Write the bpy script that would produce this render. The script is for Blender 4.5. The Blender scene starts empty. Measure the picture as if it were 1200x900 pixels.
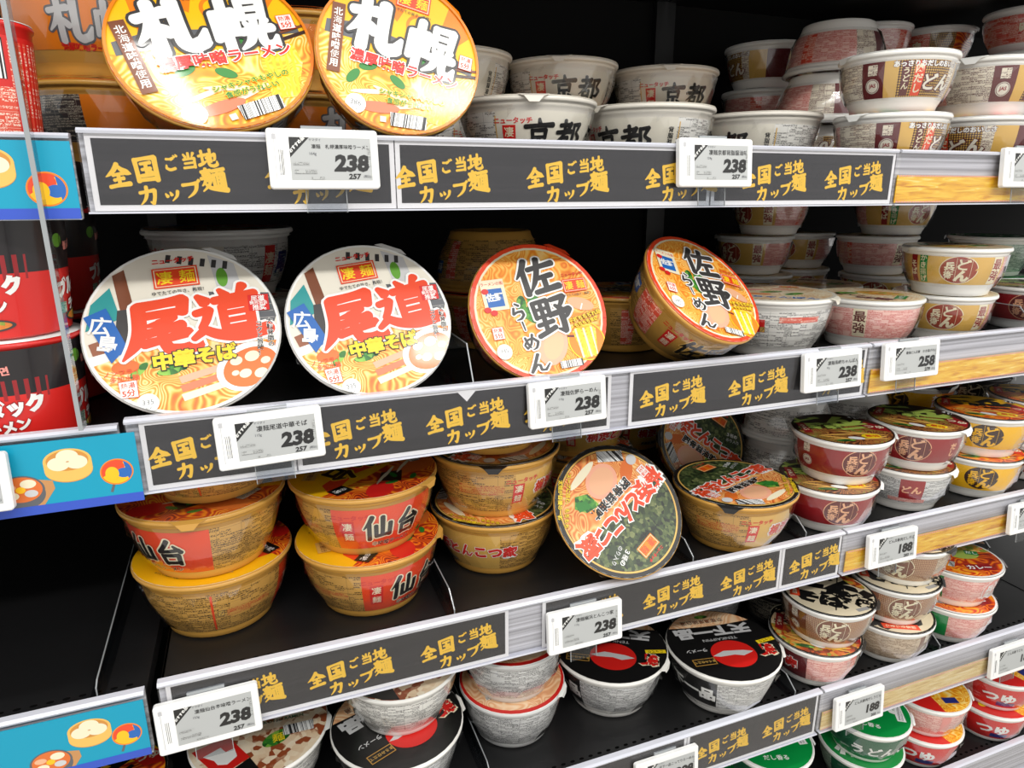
import bpy, math, random
from mathutils import Matrix, Vector
random.seed(7)
SC = bpy.context.scene
COL = SC.collection
PI = math.pi
ZUP = 1.35                      # height of the lens above the shop floor (metres)

# ------------------------------------------------------------------ camera
cam_d = bpy.data.cameras.new('camera')
cam_d.sensor_width = 36.0
cam_d.lens = 24.0
cam_d.clip_start = 0.01
cam = bpy.data.objects.new('camera', cam_d)
COL.objects.link(cam)
cam.location = (0, -0.6, ZUP)
cam.rotation_euler = (PI/2 - 0.2711, 0.0027, -0.3612)
SC.camera = cam

# ------------------------------------------------------------------ world, lamps, exposure
w = bpy.data.worlds.new('shop_light'); SC.world = w
w.use_nodes = True
w.node_tree.nodes['Background'].inputs[0].default_value = (1.0, 0.985, 0.96, 1)
w.node_tree.nodes['Background'].inputs[1].default_value = 0.80

def lamp(name, loc, sx, sy, power, rot=(0, 0, 0), col=(1, .985, .95)):
    d = bpy.data.lights.new(name, 'AREA'); d.shape = 'RECTANGLE'
    d.size = sx; d.size_y = sy; d.energy = power; d.color = col
    o = bpy.data.objects.new(name, d); COL.objects.link(o)
    o.location = (loc[0], loc[1], loc[2] + ZUP); o.rotation_euler = rot
    return o
lamp('ceiling_tube', (0.5, -2.15, 1.55), 4.2, 0.12, 66, (math.radians(52), 0, 0))
lamp('ceiling_tube', (1.35, -0.42, 1.45), 2.0, 0.06, 9, (math.radians(10), 0, 0))
lamp('ceiling_tube', (-1.05, -0.42, 1.45), 1.2, 0.06, 6, (math.radians(10), 0, 0))
lamp('ceiling_panel', (-0.135, -0.45, 1.40), 0.055, 0.24, 2.3, (0, 0, math.radians(28)))
lamp('ceiling_panel', (0.67, -1.22, 1.42), 0.22, 0.10, 3.0, (math.radians(30), 0, 0))

vs = SC.view_settings
vs.view_transform = 'Standard'; vs.look = 'None'; vs.gamma = 1.0
vs.use_curve_mapping = False
vs.exposure = 0.02

# ------------------------------------------------------------------ materials
def lin(c):
    return tuple(((x/255)/12.92 if x/255 <= .04045 else (((x/255)+.055)/1.055)**2.4) for x in c) + (1,)
MATS = {}
class NT:
    def __init__(s, m): s.t = m.node_tree; s.b = s.t.nodes['Principled BSDF']
    def n(s, typ, **kw):
        o = s.t.nodes.new(typ)
        for k, v in kw.items(): setattr(o, k, v)
        return o
    def l(s, a, b): s.t.links.new(a, b)
    def math(s, op, a, b=None, c=None):
        o = s.n('ShaderNodeMath', operation=op)
        for i, x in enumerate((a, b, c)):
            if x is None: continue
            if isinstance(x, (int, float)): o.inputs[i].default_value = x
            else: s.l(x, o.inputs[i])
        return o.outputs[0]
    def mix(s, fac, a, b):
        o = s.n('ShaderNodeMix', data_type='RGBA')
        for i, x in ((0, fac), (6, a), (7, b)):
            if isinstance(x, (int, float, tuple)): o.inputs[i].default_value = x
            else: s.l(x, o.inputs[i])
        return o.outputs[2]
    def ramp(s, fac, stops, interp='LINEAR'):
        o = s.n('ShaderNodeValToRGB'); cr = o.color_ramp; cr.interpolation = interp
        while len(cr.elements) < len(stops): cr.elements.new(.5)
        for e, (p, c) in zip(cr.elements, stops): e.position = p; e.color = lin(c)
        s.l(fac, o.inputs[0]); return o.outputs[0]
def newmat(name, rough=.45, coat=0, metal=0, spec=.5):
    m = bpy.data.materials.new(name); m.use_nodes = True
    b = m.node_tree.nodes['Principled BSDF']
    b.inputs['Roughness'].default_value = rough
    b.inputs['Metallic'].default_value = metal
    b.inputs['Coat Weight'].default_value = coat
    b.inputs['Coat Roughness'].default_value = .085
    b.inputs['Specular IOR Level'].default_value = spec
    MATS[name] = m
    return m
def pm(name, c, rough=.45, coat=0, metal=0, spec=.5):
    m = newmat(name, rough, coat, metal, spec)
    m.node_tree.nodes['Principled BSDF'].inputs['Base Color'].default_value = lin(c)
    return m
# printed inks and plastics
INK = dict(white=(240, 240, 236), cream=(238, 228, 196), ivory=(232, 226, 210), black=(18, 17, 17), char=(58, 56, 56),
           red=(214, 32, 26), orangered=(232, 70, 28), orange=(238, 130, 18), yolk=(250, 190, 12), yellow=(248, 214, 30),
           gold=(186, 140, 62), palegold=(220, 176, 88), brown=(122, 66, 36), maroon=(98, 22, 26), crimson=(150, 20, 28),
           pink=(236, 150, 140), salmon=(236, 178, 138), blue=(28, 100, 180), navy=(36, 44, 120), teal=(40, 150, 150),
           green=(44, 128, 46), leaf=(98, 160, 50), dgreen=(20, 92, 60), sea=(46, 62, 36), grey=(150, 148, 146),
           slate=(92, 94, 98), chashu=(238, 170, 140), meat=(214, 120, 84), broth=(220, 110, 40), tan=(196, 140, 84),
           bamboo=(236, 186, 92), bamboo_dark=(206, 140, 58), lightgreen=(176, 200, 90), beige=(222, 208, 178),
           dbrown=(56, 28, 18), egreen=(0, 140, 62), wood=(150, 90, 60), lgrey=(202, 202, 202), sealred=(158, 62, 40))
for k, c in INK.items(): pm(k, c, .42, .5)
PLASTIC = dict(bowl_white=(238, 236, 230), bowl_gold=(206, 154, 70), bowl_grey=(206, 206, 204), bowl_cream=(232, 226, 214))
for k, c in PLASTIC.items(): pm(k, c, .35, .2)
pm('bowl_black', (40, 38, 40), .35, .2)

def uvxy(t):
    u = t.n('ShaderNodeUVMap'); s = t.n('ShaderNodeSeparateXYZ'); t.l(u.outputs[0], s.inputs[0])
    return s.outputs[0], s.outputs[1]
def fineprint(name, bg, ink, row=.0019, cover=.62, rough=.42):
    """rows of tiny characters, laid out in millimetres on the printed surface"""
    m = newmat(name, rough, .25); t = NT(m); u, v = uvxy(t)
    rr = t.math('DIVIDE', v, row); r = t.math('FLOOR', rr); fr = t.math('FRACT', rr)
    def wn(x, y):
        c = t.n('ShaderNodeCombineXYZ'); t.l(x, c.inputs[0]); t.l(y, c.inputs[1])
        n = t.n('ShaderNodeTexWhiteNoise', noise_dimensions='2D'); t.l(c.outputs[0], n.inputs['Vector']); return n.outputs['Value']
    word = t.math('GREATER_THAN', wn(t.math('FLOOR', t.math('DIVIDE', u, row*4.3)), r), 1-cover-.1)
    pix = t.math('GREATER_THAN', wn(t.math('FLOOR', t.math('DIVIDE', u, row*.24)), t.math('FLOOR', t.math('DIVIDE', v, row*.24))), .46)
    line = t.math('GREATER_THAN', fr, .27)
    f = t.math('MULTIPLY', t.math('MULTIPLY', word, pix), line)
    # frames round blocks of text
    bu = t.math('FRACT', t.math('DIVIDE', u, .023)); bv = t.math('FRACT', t.math('DIVIDE', v, .0115))
    fr2 = t.math('MAXIMUM', t.math('LESS_THAN', bu, .025), t.math('LESS_THAN', bv, .04))
    f = t.math('MINIMUM', t.math('ADD', f, t.math('MULTIPLY', fr2, .4)), .9)
    t.l(t.mix(f, lin(bg), lin(ink)), t.b.inputs['Base Color'])
    return m
fineprint('print_white', (238, 236, 230), (60, 56, 54), .0022, .5)
fineprint('print_cream', (236, 226, 206), (96, 40, 40))
fineprint('print_gold', (208, 160, 80), (56, 36, 16), .0024, .55)
fineprint('print_goldred', (208, 158, 80), (190, 60, 30), .0024)
fineprint('print_grey', (214, 214, 212), (50, 48, 50), .0020, .6)
fineprint('print_pink', (242, 196, 184), (204, 66, 66))
fineprint('print_red', (226, 82, 60), (250, 220, 200), .0024)
fineprint('print_brown', (206, 186, 160), (108, 72, 48))
fineprint('print_dark', (42, 38, 38), (190, 180, 160), .002)
fineprint('print_screen', (176, 178, 176), (90, 90, 90), .0012, .5)
fineprint('print_green', (178, 200, 178), (30, 90, 60))

def barcode(name):
    m = newmat(name, .45, .2); t = NT(m); u, v = uvxy(t)
    c = t.math('FLOOR', t.math('DIVIDE', u, .00042))
    n = t.n('ShaderNodeTexWhiteNoise', noise_dimensions='1D'); t.l(c, n.inputs['W'])
    t.l(t.mix(t.math('GREATER_THAN', n.outputs['Value'], .52), lin((242, 242, 240)), lin((30, 30, 30))), t.b.inputs['Base Color'])
barcode('barcode')
def halftone(name, bg, dot, s):
    m = newmat(name, .42, .25); t = NT(m); u, v = uvxy(t)
    k = PI/s
    a = t.math('SINE', t.math('MULTIPLY', t.math('ADD', u, v), k)); b = t.math('SINE', t.math('MULTIPLY', t.math('SUBTRACT', u, v), k))
    f = t.math('GREATER_THAN', t.math('MULTIPLY', a, b), .12)
    t.l(t.mix(f, lin(bg), lin(dot)), t.b.inputs['Base Color'])
halftone('gold_dots', (70, 26, 22), (214, 172, 84), .0026)
halftone('brown_dots', (138, 88, 64), (200, 164, 124), .0024)

def food(name, stops, scale=70, dist=9, kind='noodle', rough=.42):
    """photographic food print: strands or crumbs of several colours"""
    m = newmat(name, rough, .5); t = NT(m)
    tc = t.n('ShaderNodeTexCoord')
    nz = t.n('ShaderNodeTexNoise'); nz.inputs['Scale'].default_value = scale*.55; nz.inputs['Detail'].default_value = 4
    t.l(tc.outputs['Object'], nz.inputs['Vector'])
    if kind == 'noodle':                                       # strands follow the contour lines of a slow noise
        n2 = t.n('ShaderNodeTexNoise'); n2.inputs['Scale'].default_value = scale*.50; n2.inputs['Detail'].default_value = 1.0; n2.inputs['Distortion'].default_value = dist*.08
        t.l(tc.outputs['Object'], n2.inputs['Vector'])
        st = t.math('SINE', t.math('MULTIPLY', n2.outputs['Fac'], 105))
        f = t.math('ADD', t.math('MULTIPLY', t.math('MULTIPLY_ADD', st, .5, .5), .36), t.math('MULTIPLY', nz.outputs['Fac'], .84))
        f = t.math('SUBTRACT', f, .10)
    elif kind == 'strand':                                     # straight strands combed at a slant
        mp = t.n('ShaderNodeMapping'); mp.inputs['Rotation'].default_value = (0, math.radians(28), 0); mp.inputs['Scale'].default_value = (26, 26, 240); t.l(tc.outputs['Object'], mp.inputs[0])
        n2 = t.n('ShaderNodeTexNoise'); n2.inputs['Scale'].default_value = 1; n2.inputs['Detail'].default_value = 2; n2.inputs['Distortion'].default_value = .8; t.l(mp.outputs[0], n2.inputs['Vector'])
        f = t.math('MULTIPLY_ADD', n2.outputs['Fac'], 1.5, -.22)
    else:
        vo = t.n('ShaderNodeTexVoronoi'); vo.inputs['Scale'].default_value = scale*2.2
        t.l(tc.outputs['Object'], vo.inputs['Vector'])
        s = t.n('ShaderNodeSeparateColor'); t.l(vo.outputs['Color'], s.inputs[0])
        f = t.math('ADD', t.math('MULTIPLY', s.outputs[0], .6), t.math('SUBTRACT', t.math('MULTIPLY', nz.outputs['Fac'], .9), .25))
    t.l(t.ramp(f, stops), t.b.inputs['Base Color'])
    return m
food('noodle_miso', [(.15, (214, 104, 10)), (.4, (244, 160, 20)), (.6, (252, 200, 70)), (.85, (255, 238, 176))], 60)
food('noodle_sano', [(.15, (222, 104, 20)), (.4, (242, 150, 40)), (.62, (250, 186, 80)), (.9, (255, 232, 170))], 55, 14)
food('noodle_soy', [(.15, (196, 84, 20)), (.4, (238, 146, 40)), (.6, (250, 196, 100)), (.85, (255, 236, 190))], 60)
food('noodle_yoko', [(.15, (180, 70, 24)), (.4, (226, 128, 56)), (.62, (240, 176, 100)), (.9, (252, 222, 160))], 55, 12)
food('noodle_bright', [(.2, (226, 160, 10)), (.45, (250, 200, 20)), (.7, (255, 226, 90)), (.9, (255, 246, 190))], 90, 3)
food('noodle_salmon', [(.15, (214, 140, 90)), (.4, (234, 178, 130)), (.65, (244, 206, 164)), (.9, (252, 234, 208))], 45, 8)
food('noodle_cream', [(.15, (200, 130, 80)), (.4, (234, 200, 150)), (.6, (244, 226, 190)), (.9, (252, 246, 228))], 60, 8)
food('seaweed', [(.2, (22, 30, 18)), (.45, (50, 66, 36)), (.65, (84, 98, 54)), (.9, (126, 132, 84))], 110, 0, 'crumb')
food('greens', [(.2, (24, 84, 30)), (.5, (60, 140, 44)), (.8, (140, 190, 70))], 90, 0, 'crumb')
food('tempura', [(.2, (200, 110, 20)), (.45, (240, 180, 60)), (.62, (120, 160, 50)), (.7, (250, 214, 120)), (.9, (226, 70, 40))], 75, 0, 'crumb')
food('topping', [(.2, (96, 40, 20)), (.4, (190, 70, 30)), (.6, (226, 140, 50)), (.75, (130, 150, 50)), (.9, (244, 210, 120))], 70, 0, 'crumb')
food('udon_dark', [(.2, (50, 26, 18)), (.4, (110, 52, 26)), (.6, (190, 120, 60)), (.75, (100, 130, 40)), (.9, (236, 206, 140))], 70, 5)
food('spice', [(.2, (120, 30, 14)), (.45, (214, 60, 24)), (.65, (246, 140, 20)), (.85, (250, 200, 60))], 50, 6)
food('kumamoto', [(.30, (150, 74, 40)), (.38, (226, 196, 160)), (.7, (240, 220, 190)), (.9, (246, 236, 216))], 60, 0, 'crumb')

# shop fittings
pm('shelf_black', (24, 24, 25), .38)
pm('back_black', (14, 14, 14), .75, 0, 0, .2)
pm('hole_black', (2, 2, 2), .9, 0, 0, .1)
pm('tag_white', (236, 236, 234), .4, .1)
pm('screen_grey', (176, 178, 177), .5)
pm('tag_groove', (188, 188, 190), .5)
pm('card_white', (236, 235, 231), .5, .1)
pm('card_gold', (244, 196, 52), .4)
def striped(name, c0, c1, rough, scale=260, coat=.3):
    m = newmat(name, rough, coat); t = NT(m); tc = t.n('ShaderNodeTexCoord')
    mp = t.n('ShaderNodeMapping'); mp.inputs['Scale'].default_value = (2.0, 4, scale); t.l(tc.outputs['Object'], mp.inputs[0])
    nz = t.n('ShaderNodeTexNoise'); nz.inputs['Scale'].default_value = 1; nz.inputs['Detail'].default_value = 3
    t.l(mp.outputs[0], nz.inputs['Vector'])
    t.l(t.ramp(nz.outputs['Fac'], [(.35, c0), (.65, c1)]), t.b.inputs['Base Color'])
striped('card_black', (26, 25, 25), (42, 40, 40), .30)  # black print; streaky reflections of the clear cover are painted into its colour
striped('rail_grey', (150, 149, 150), (216, 216, 218), .3)
pm('rail_lip', (206, 208, 218), .25, .4)
def rough_bump(name, scale, strength):
    m = MATS[name]; t = NT(m); tc = t.n('ShaderNodeTexCoord'); nz = t.n('ShaderNodeTexNoise')
    nz.inputs['Scale'].default_value = scale; t.l(tc.outputs['Object'], nz.inputs['Vector'])
    b = t.n('ShaderNodeBump'); b.inputs['Strength'].default_value = strength; b.inputs['Distance'].default_value = .002
    t.l(nz.outputs['Fac'], b.inputs['Height']); t.l(b.outputs[0], t.b.inputs['Normal'])
rough_bump('shelf_black', 60, .06)
def clear(name, tint, gloss, rough=.06):
    m = bpy.data.materials.new(name); m.use_nodes = True; t = m.node_tree; t.nodes.clear()
    o = t.nodes.new('ShaderNodeOutputMaterial'); tr = t.nodes.new('ShaderNodeBsdfTransparent'); gl = t.nodes.new('ShaderNodeBsdfGlossy')
    gl.inputs['Roughness'].default_value = rough; tr.inputs[0].default_value = lin(tint)
    lw = t.nodes.new('ShaderNodeLayerWeight'); lw.inputs[0].default_value = .5
    pw = t.nodes.new('ShaderNodeMath'); pw.operation = 'POWER'; pw.inputs[1].default_value = 4.5
    ml = t.nodes.new('ShaderNodeMath'); ml.operation = 'MULTIPLY_ADD'; ml.inputs[1].default_value = .75*gloss; ml.inputs[2].default_value = .035*gloss
    mx = t.nodes.new('ShaderNodeMixShader')
    t.links.new(lw.outputs['Facing'], pw.inputs[0]); t.links.new(pw.outputs[0], ml.inputs[0]); t.links.new(ml.outputs[0], mx.inputs[0]); t.links.new(tr.outputs[0], mx.inputs[1]); t.links.new(gl.outputs[0], mx.inputs[2]); t.links.new(mx.outputs[0], o.inputs[0])
    MATS[name] = m
clear('clear_sheet', (250, 250, 252), 1.0, .10)
clear('clear_acrylic', (236, 238, 240), 1.2, .04)
clear('wrap_film', (252, 252, 252), 2.4, .09)
pm('acrylic_edge', (150, 154, 156), .2, .5)
food('noodle_card', [(.2, (206, 130, 10)), (.45, (240, 180, 24)), (.7, (250, 206, 60)), (.9, (255, 236, 150))], 70, 5, 'strand')
food('noodle_card_pale', [(.2, (200, 160, 90)), (.45, (226, 196, 120)), (.7, (236, 214, 150)), (.9, (244, 230, 190))], 70, 5, 'strand')
pm('card_teal', (0, 152, 184), .45, .1)
pm('card_blue', (52, 84, 190), .45, .1)
pm('edge_pink', (236, 170, 160), .5)

# ------------------------------------------------------------------ mesh builder
class MB:
    def __init__(s): s.v = []; s.f = []; s.m = []; s.uv = []; s.names = []; s.sm = []
    def mi(s, name):
        if name not in s.names: s.names.append(name)
        return s.names.index(name)
    def add(s, verts, faces, mat, uv=None, smooth=False):
        b = len(s.v); s.v += [tuple(v) for v in verts]; k = s.mi(mat)
        for f in faces:
            s.f.append([b+i for i in f]); s.m.append(k); s.sm.append(smooth)
            s.uv.append([uv[i] if uv else (verts[i][0], verts[i][1]) for i in f])
    def box(s, x0, x1, y0, y1, z0, z1, mat):
        v = [(x, y, z) for z in (z0, z1) for y in (y0, y1) for x in (x0, x1)]
        s.add(v, [(0, 2, 3, 1), (4, 5, 7, 6), (0, 1, 5, 4), (2, 6, 7, 3), (0, 4, 6, 2), (1, 3, 7, 5)], mat, [(p[0], p[2]) for p in v])
    def rbox(s, x0, x1, y0, y1, z0, z1, r, mat, n=5):
        """slab with rounded corners in the XZ plane and softened front edge"""
        def ring(rr, inset):
            out = []
            for cx, cz, a0 in ((x1-r, z1-r, 0), (x0+r, z1-r, 90), (x0+r, z0+r, 180), (x1-r, z0+r, 270)):
                for i in range(n+1):
                    a = math.radians(a0+90*i/n); out.append((cx+(r-inset)*math.cos(a), cz+(r-inset)*math.sin(a)))
            return out
        e = min(r*.35, (y1-y0)*.3); rings = [(ring(r, 0), y1), (ring(r, 0), y0+e), (ring(r, e), y0)]
        V = [(x, y, z) for rg, y in rings for x, z in rg]; k = 4*(n+1); F = []
        for j in range(2):
            for i in range(k): F.append((j*k+i, j*k+(i+1) % k, (j+1)*k+(i+1) % k, (j+1)*k+i))
        F.append(tuple(range(k))[::1]); F.append(tuple(2*k+i for i in range(k))[::-1])
        s.add(V, F, mat, [(p[0], p[2]) for p in V])
    def extrude_x(s, prof, x0, x1, mat):
        n = len(prof); V = [(x0, y, z) for y, z in prof]+[(x1, y, z) for y, z in prof]
        F = [(i, (i+1) % n, n+(i+1) % n, n+i) for i in range(n)]+[tuple(range(n))[::-1], tuple(range(n, 2*n))]
        s.add(V, F, mat, [(p[0], p[2]) for p in V])
    def lathe(s, prof, mat, N=56, smooth=True, cx=0, cy=0):
        V = []; F = []; U = []
        for r, z in prof:
            for i in range(N):
                a = 2*PI*i/N; V.append((cx+r*math.cos(a), cy+r*math.sin(a), z)); U.append((a*r, z))
        for j in range(len(prof)-1):
            for i in range(N): F.append((j*N+i, j*N+(i+1) % N, (j+1)*N+(i+1) % N, (j+1)*N+i))
        s.add(V, F, mat, U, smooth)
    def build(s, name, parent=None, xf=None):
        me = bpy.data.meshes.new(name)
        me.from_pydata(s.v if xf is None else [tuple(xf @ Vector(p)) for p in s.v], [], s.f)
        for n in s.names: me.materials.append(MATS[n])
        me.polygons.foreach_set('material_index', s.m)
        me.polygons.foreach_set('use_smooth', s.sm)
        ul = me.uv_layers.new(name='UVMap')
        ul.data.foreach_set('uv', [c for f in s.uv for p in f for c in p])
        me.update()
        o = bpy.data.objects.new(name, me); COL.objects.link(o)
        if parent: o.parent = parent
        return o
def thing(name, label, cat, loc, rz=0, group=None):
    o = bpy.data.objects.new(name, None); COL.objects.link(o); o.empty_display_size = .02
    o.location = loc; o.rotation_euler = (0, 0, rz); tag(o, label, cat, group); return o
def tag(o, label, cat, group=None):
    o['label'] = label; o['category'] = cat
    if group: o['group'] = group
    elif 'group' in o: del o['group']

# ------------------------------------------------------------------ lettering
_TX = {}
def _line(body, bold, raw=False):
    cu = bpy.data.curves.new('t', 'FONT'); cu.body = body
    cu.size = 1; cu.align_x = 'LEFT' if raw else 'CENTER'; cu.align_y = 'CENTER'; cu.offset = bold; cu.resolution_u = 2; cu.fill_mode = 'FRONT'
    if raw: cu.align_y = 'TOP_BASELINE'
    o = bpy.data.objects.new('t', cu); COL.objects.link(o)
    dg = bpy.context.evaluated_depsgraph_get(); dg.update()
    me = o.evaluated_get(dg).to_mesh()
    V = [(v.co.x, v.co.y) for v in me.vertices]; F = [tuple(p.vertices) for p in me.polygons]
    o.evaluated_get(dg).to_mesh_clear(); bpy.data.objects.remove(o); bpy.data.curves.remove(cu)
    out = []; area = 0
    for f in F:
        a = sum(V[f[i]][0]*V[f[(i+1) % len(f)]][1]-V[f[(i+1) % len(f)]][0]*V[f[i]][1] for i in range(len(f)))
        area += abs(a)/2; out.append(f if a > 0 else f[::-1])
    return V, out, area
_CH = {}
def _char(c, bold):
    """one full-width character; a weight whose outline fills cleanly"""
    k = (c, round(bold, 3))
    if k in _CH: return _CH[k]
    if (c, 0) not in _CH: _CH[(c, 0)] = _line(c, 0, True)
    best = _CH[(c, 0)]; a0 = best[2]
    if bold > 0 and a0 > 0:
        if (c, .005) not in _CH: _CH[(c, .005)] = _line(c, .005, True)
        per = max(0, _CH[(c, .005)][2]-a0)/.005
        b_ = bold
        while b_ > .006:
            g = _line(c, b_, True)
            if min(a0+.72*per*b_, .60) <= g[2] <= a0+1.25*per*b_: best = g; break
            b_ -= .005 if b_ > .02 else .003
    _CH[k] = best; return best
def text_geo(body, bold=0.0, vertical=False):
    """flat outlines of a line of lettering, em = 1, centred: (verts2d, faces)"""
    key = (body, round(bold, 3), vertical)
    if key in _TX: return _TX[key]
    if body and all(ord(c) > 0x2E80 for c in body):
        V = []; F = []
        for i, c in enumerate(body):
            v, f, _a = _char(c, bold); b0 = len(V); dx, dy = (0, -1.02*i) if vertical else (ADV*i, 0)
            V += [(x+dx, y+dy) for x, y in v]; F += [tuple(b0+q for q in t) for t in f]
    else: V, F, _a = _line('\n'.join(body) if vertical else body, bold)
    if V:
        cx = (min(p[0] for p in V)+max(p[0] for p in V))/2; cy = (min(p[1] for p in V)+max(p[1] for p in V))/2
        V = [(x-cx, y-cy) for x, y in V]
    _TX[key] = (V, F); return _TX[key]
_a1 = _line('国', 0, True)[0]; _a2 = _line('国国', 0, True)[0]
ADV = max(p[0] for p in _a2)-max(p[0] for p in _a1)
# brush characters: strokes "x,y,width ..." on a 100 x 100 grid, y down
BR = {
 '全': "52,2,9 38,24,9 20,40,7 3,50,2|50,6,6 64,24,9 82,38,12 98,46,3|30,46,7 50,43,6 70,41,8|32,66,7 50,63,6 68,61,8|50,44,8 50,66,7 50,88,8|12,92,8 40,88,8 88,85,10",
 '国': "14,12,9 15,50,8 16,96,9|14,14,8 50,10,7 86,9,10 85,50,9 84,97,10|16,92,7 84,90,8|32,30,6 68,27,7|34,52,6 66,49,7|28,76,7 72,72,8|50,30,7 50,74,7|60,56,5 68,66,8",
 'ご': "30,22,8 50,24,7 68,20,9 56,32,4|26,58,5 24,76,8 44,88,9 74,82,9|74,4,4 80,14,7|88,0,4 94,10,7",
 '当': "50,4,8 50,34,8|22,10,6 32,28,9|80,6,9 68,30,4|18,42,8 50,40,7 82,38,9 81,65,8 80,94,9|22,66,7 78,63,7|14,92,8 80,90,8",
 '地': "4,34,7 40,30,8|22,8,8 22,72,7|2,82,9 24,74,8 44,62,4|42,48,8 68,38,7 88,30,9 86,56,7 76,64,4|66,4,8 66,70,6|52,26,8 52,72,8 58,88,8 76,92,9 94,86,9 95,68,4",
 'カ': "14,34,9 50,30,8 84,27,11 80,60,9 68,94,9 56,84,4|48,6,9 44,44,9 30,72,7 8,94,3",
 'ッ': "18,50,5 26,66,10|44,44,5 50,60,10|84,42,10 76,68,8 48,94,3",
 'プ': "12,28,9 50,26,8 82,24,11 74,56,9 54,78,7 28,94,3|88,12,4 94,6,4 100,12,4 94,19,4 88,12,4",
 '麺': "8,14,7 44,10,7|12,26,6 40,24,6|4,40,7 46,35,7|26,2,7 26,38,7|22,42,6 14,58,5 4,68,3|20,50,6 40,48,7 28,70,6 4,90,3|16,60,5 30,76,8 50,84,9 98,94,11|48,14,7 96,9,8|70,12,6 66,26,5|52,28,7 53,80,7|52,30,6 92,26,8 91,80,8|66,30,5 66,74,5|78,28,5 78,74,5|66,44,4 78,43,4|66,58,4 78,57,4|54,76,6 91,73,6",
 '札': "6,30,9 26,26,9 48,22,11|28,4,10 29,50,10 28,96,11|28,32,9 18,54,8 2,72,3|30,44,5 40,54,10 48,62,10|62,6,12 62,50,11 63,80,12 74,90,12 90,84,12 98,62,4",
 '幌': "8,26,8 9,78,8|8,28,8 40,24,9 39,66,9 32,70,4|24,2,10 24,98,10|52,4,8 53,40,8|53,6,7 86,3,9 84,40,8|54,22,6 84,20,7|54,38,7 84,36,7|68,44,8 68,60,7|54,48,5 60,58,8|86,44,9 78,58,4|46,66,9 94,60,10|62,66,9 56,84,8 40,98,3|76,64,9 76,84,9 82,94,10 94,92,10 99,76,4",
 '尾': "22,10,10 60,7,9 86,4,11 84,28,9|24,28,8 84,25,8|22,10,11 20,50,11 12,76,10 -8,102,2|70,34,8 54,42,8 32,46,4|28,60,9 54,56,8 80,51,10|24,78,9 54,73,8 88,66,10|50,42,9 52,76,9 58,92,10 78,96,11 98,92,11 101,74,4",
 '道': "44,4,5 52,16,10|80,0,10 70,16,4|34,24,9 96,18,10|64,24,7 58,34,5|44,36,8 45,80,8|44,37,7 86,33,9 85,78,9|46,50,6 85,48,6|46,64,6 85,62,6|46,78,7 85,76,7|10,12,6 20,24,12|4,44,8 24,40,9 18,58,8 10,72,7|-4,90,6 14,76,9 34,88,11 66,94,13 108,88,14",
 '佐': "30,4,11 20,26,10 2,50,3|20,30,10 20,62,10 20,98,11|34,30,10 64,26,10 98,22,12|62,4,11 56,36,10 44,66,9 26,94,3|52,58,9 88,54,11|68,58,10 68,90,10|40,96,10 100,88,13",
 '野': "8,8,8 9,50,8|8,9,8 44,6,9 43,50,8|10,28,6 43,26,7|10,48,7 43,45,7|26,8,8 26,88,9|8,68,8 46,63,9|2,96,9 26,88,9 48,80,9|54,8,9 88,4,11 78,22,8 70,30,6|62,24,6 74,36,11|48,46,10 94,40,12 86,54,8 78,62,4|72,44,11 72,70,11 70,94,11 54,86,4",
 '京': "50,0,6 52,14,10|6,24,10 50,20,9 94,17,12|28,34,8 30,58,8|28,36,7 72,33,9 70,58,8|30,56,7 70,54,7|50,58,9 50,94,10 40,90,4|30,68,9 22,80,7 6,94,3|66,68,5 78,78,10 92,90,13",
 '都': "10,18,9 46,14,9|28,2,9 28,38,8|0,40,9 56,34,10|52,10,10 36,36,9 0,68,3|18,54,8 19,94,8|19,56,7 44,53,8 43,94,8|20,73,6 43,71,6|20,92,7 43,90,7|66,12,8 66,98,11|66,14,8 94,10,9 80,36,7|80,38,7 98,52,10 88,70,9 74,70,5",
 '仙': "30,4,11 20,26,10 2,50,3|20,30,10 20,62,10 20,98,11|64,8,11 64,80,10|42,40,10 43,84,10|42,86,10 88,80,10|90,36,11 89,86,11",
 '台': "50,4,11 36,26,10 20,44,9|18,46,9 50,42,9 82,36,10|66,22,6 86,44,12|26,58,10 28,96,10|26,60,9 76,57,11 74,96,10|28,92,9 74,89,9",
 'ら': "40,4,7 58,16,10|30,28,9 24,62,10 44,52,9 70,50,11 76,70,10 60,90,9 36,96,4",
 '｜': "50,10,11 50,90,9",
 'め': "24,24,9 34,60,10 46,82,5|64,10,10 50,60,9 26,84,9 16,64,8 36,38,9 66,32,10 88,54,11 74,84,9 52,95,3",
 'ん': "52,4,11 32,52,10 12,94,10 40,58,8 52,62,9 54,88,9 72,90,9 94,60,5",
}
_BG = {}
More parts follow.
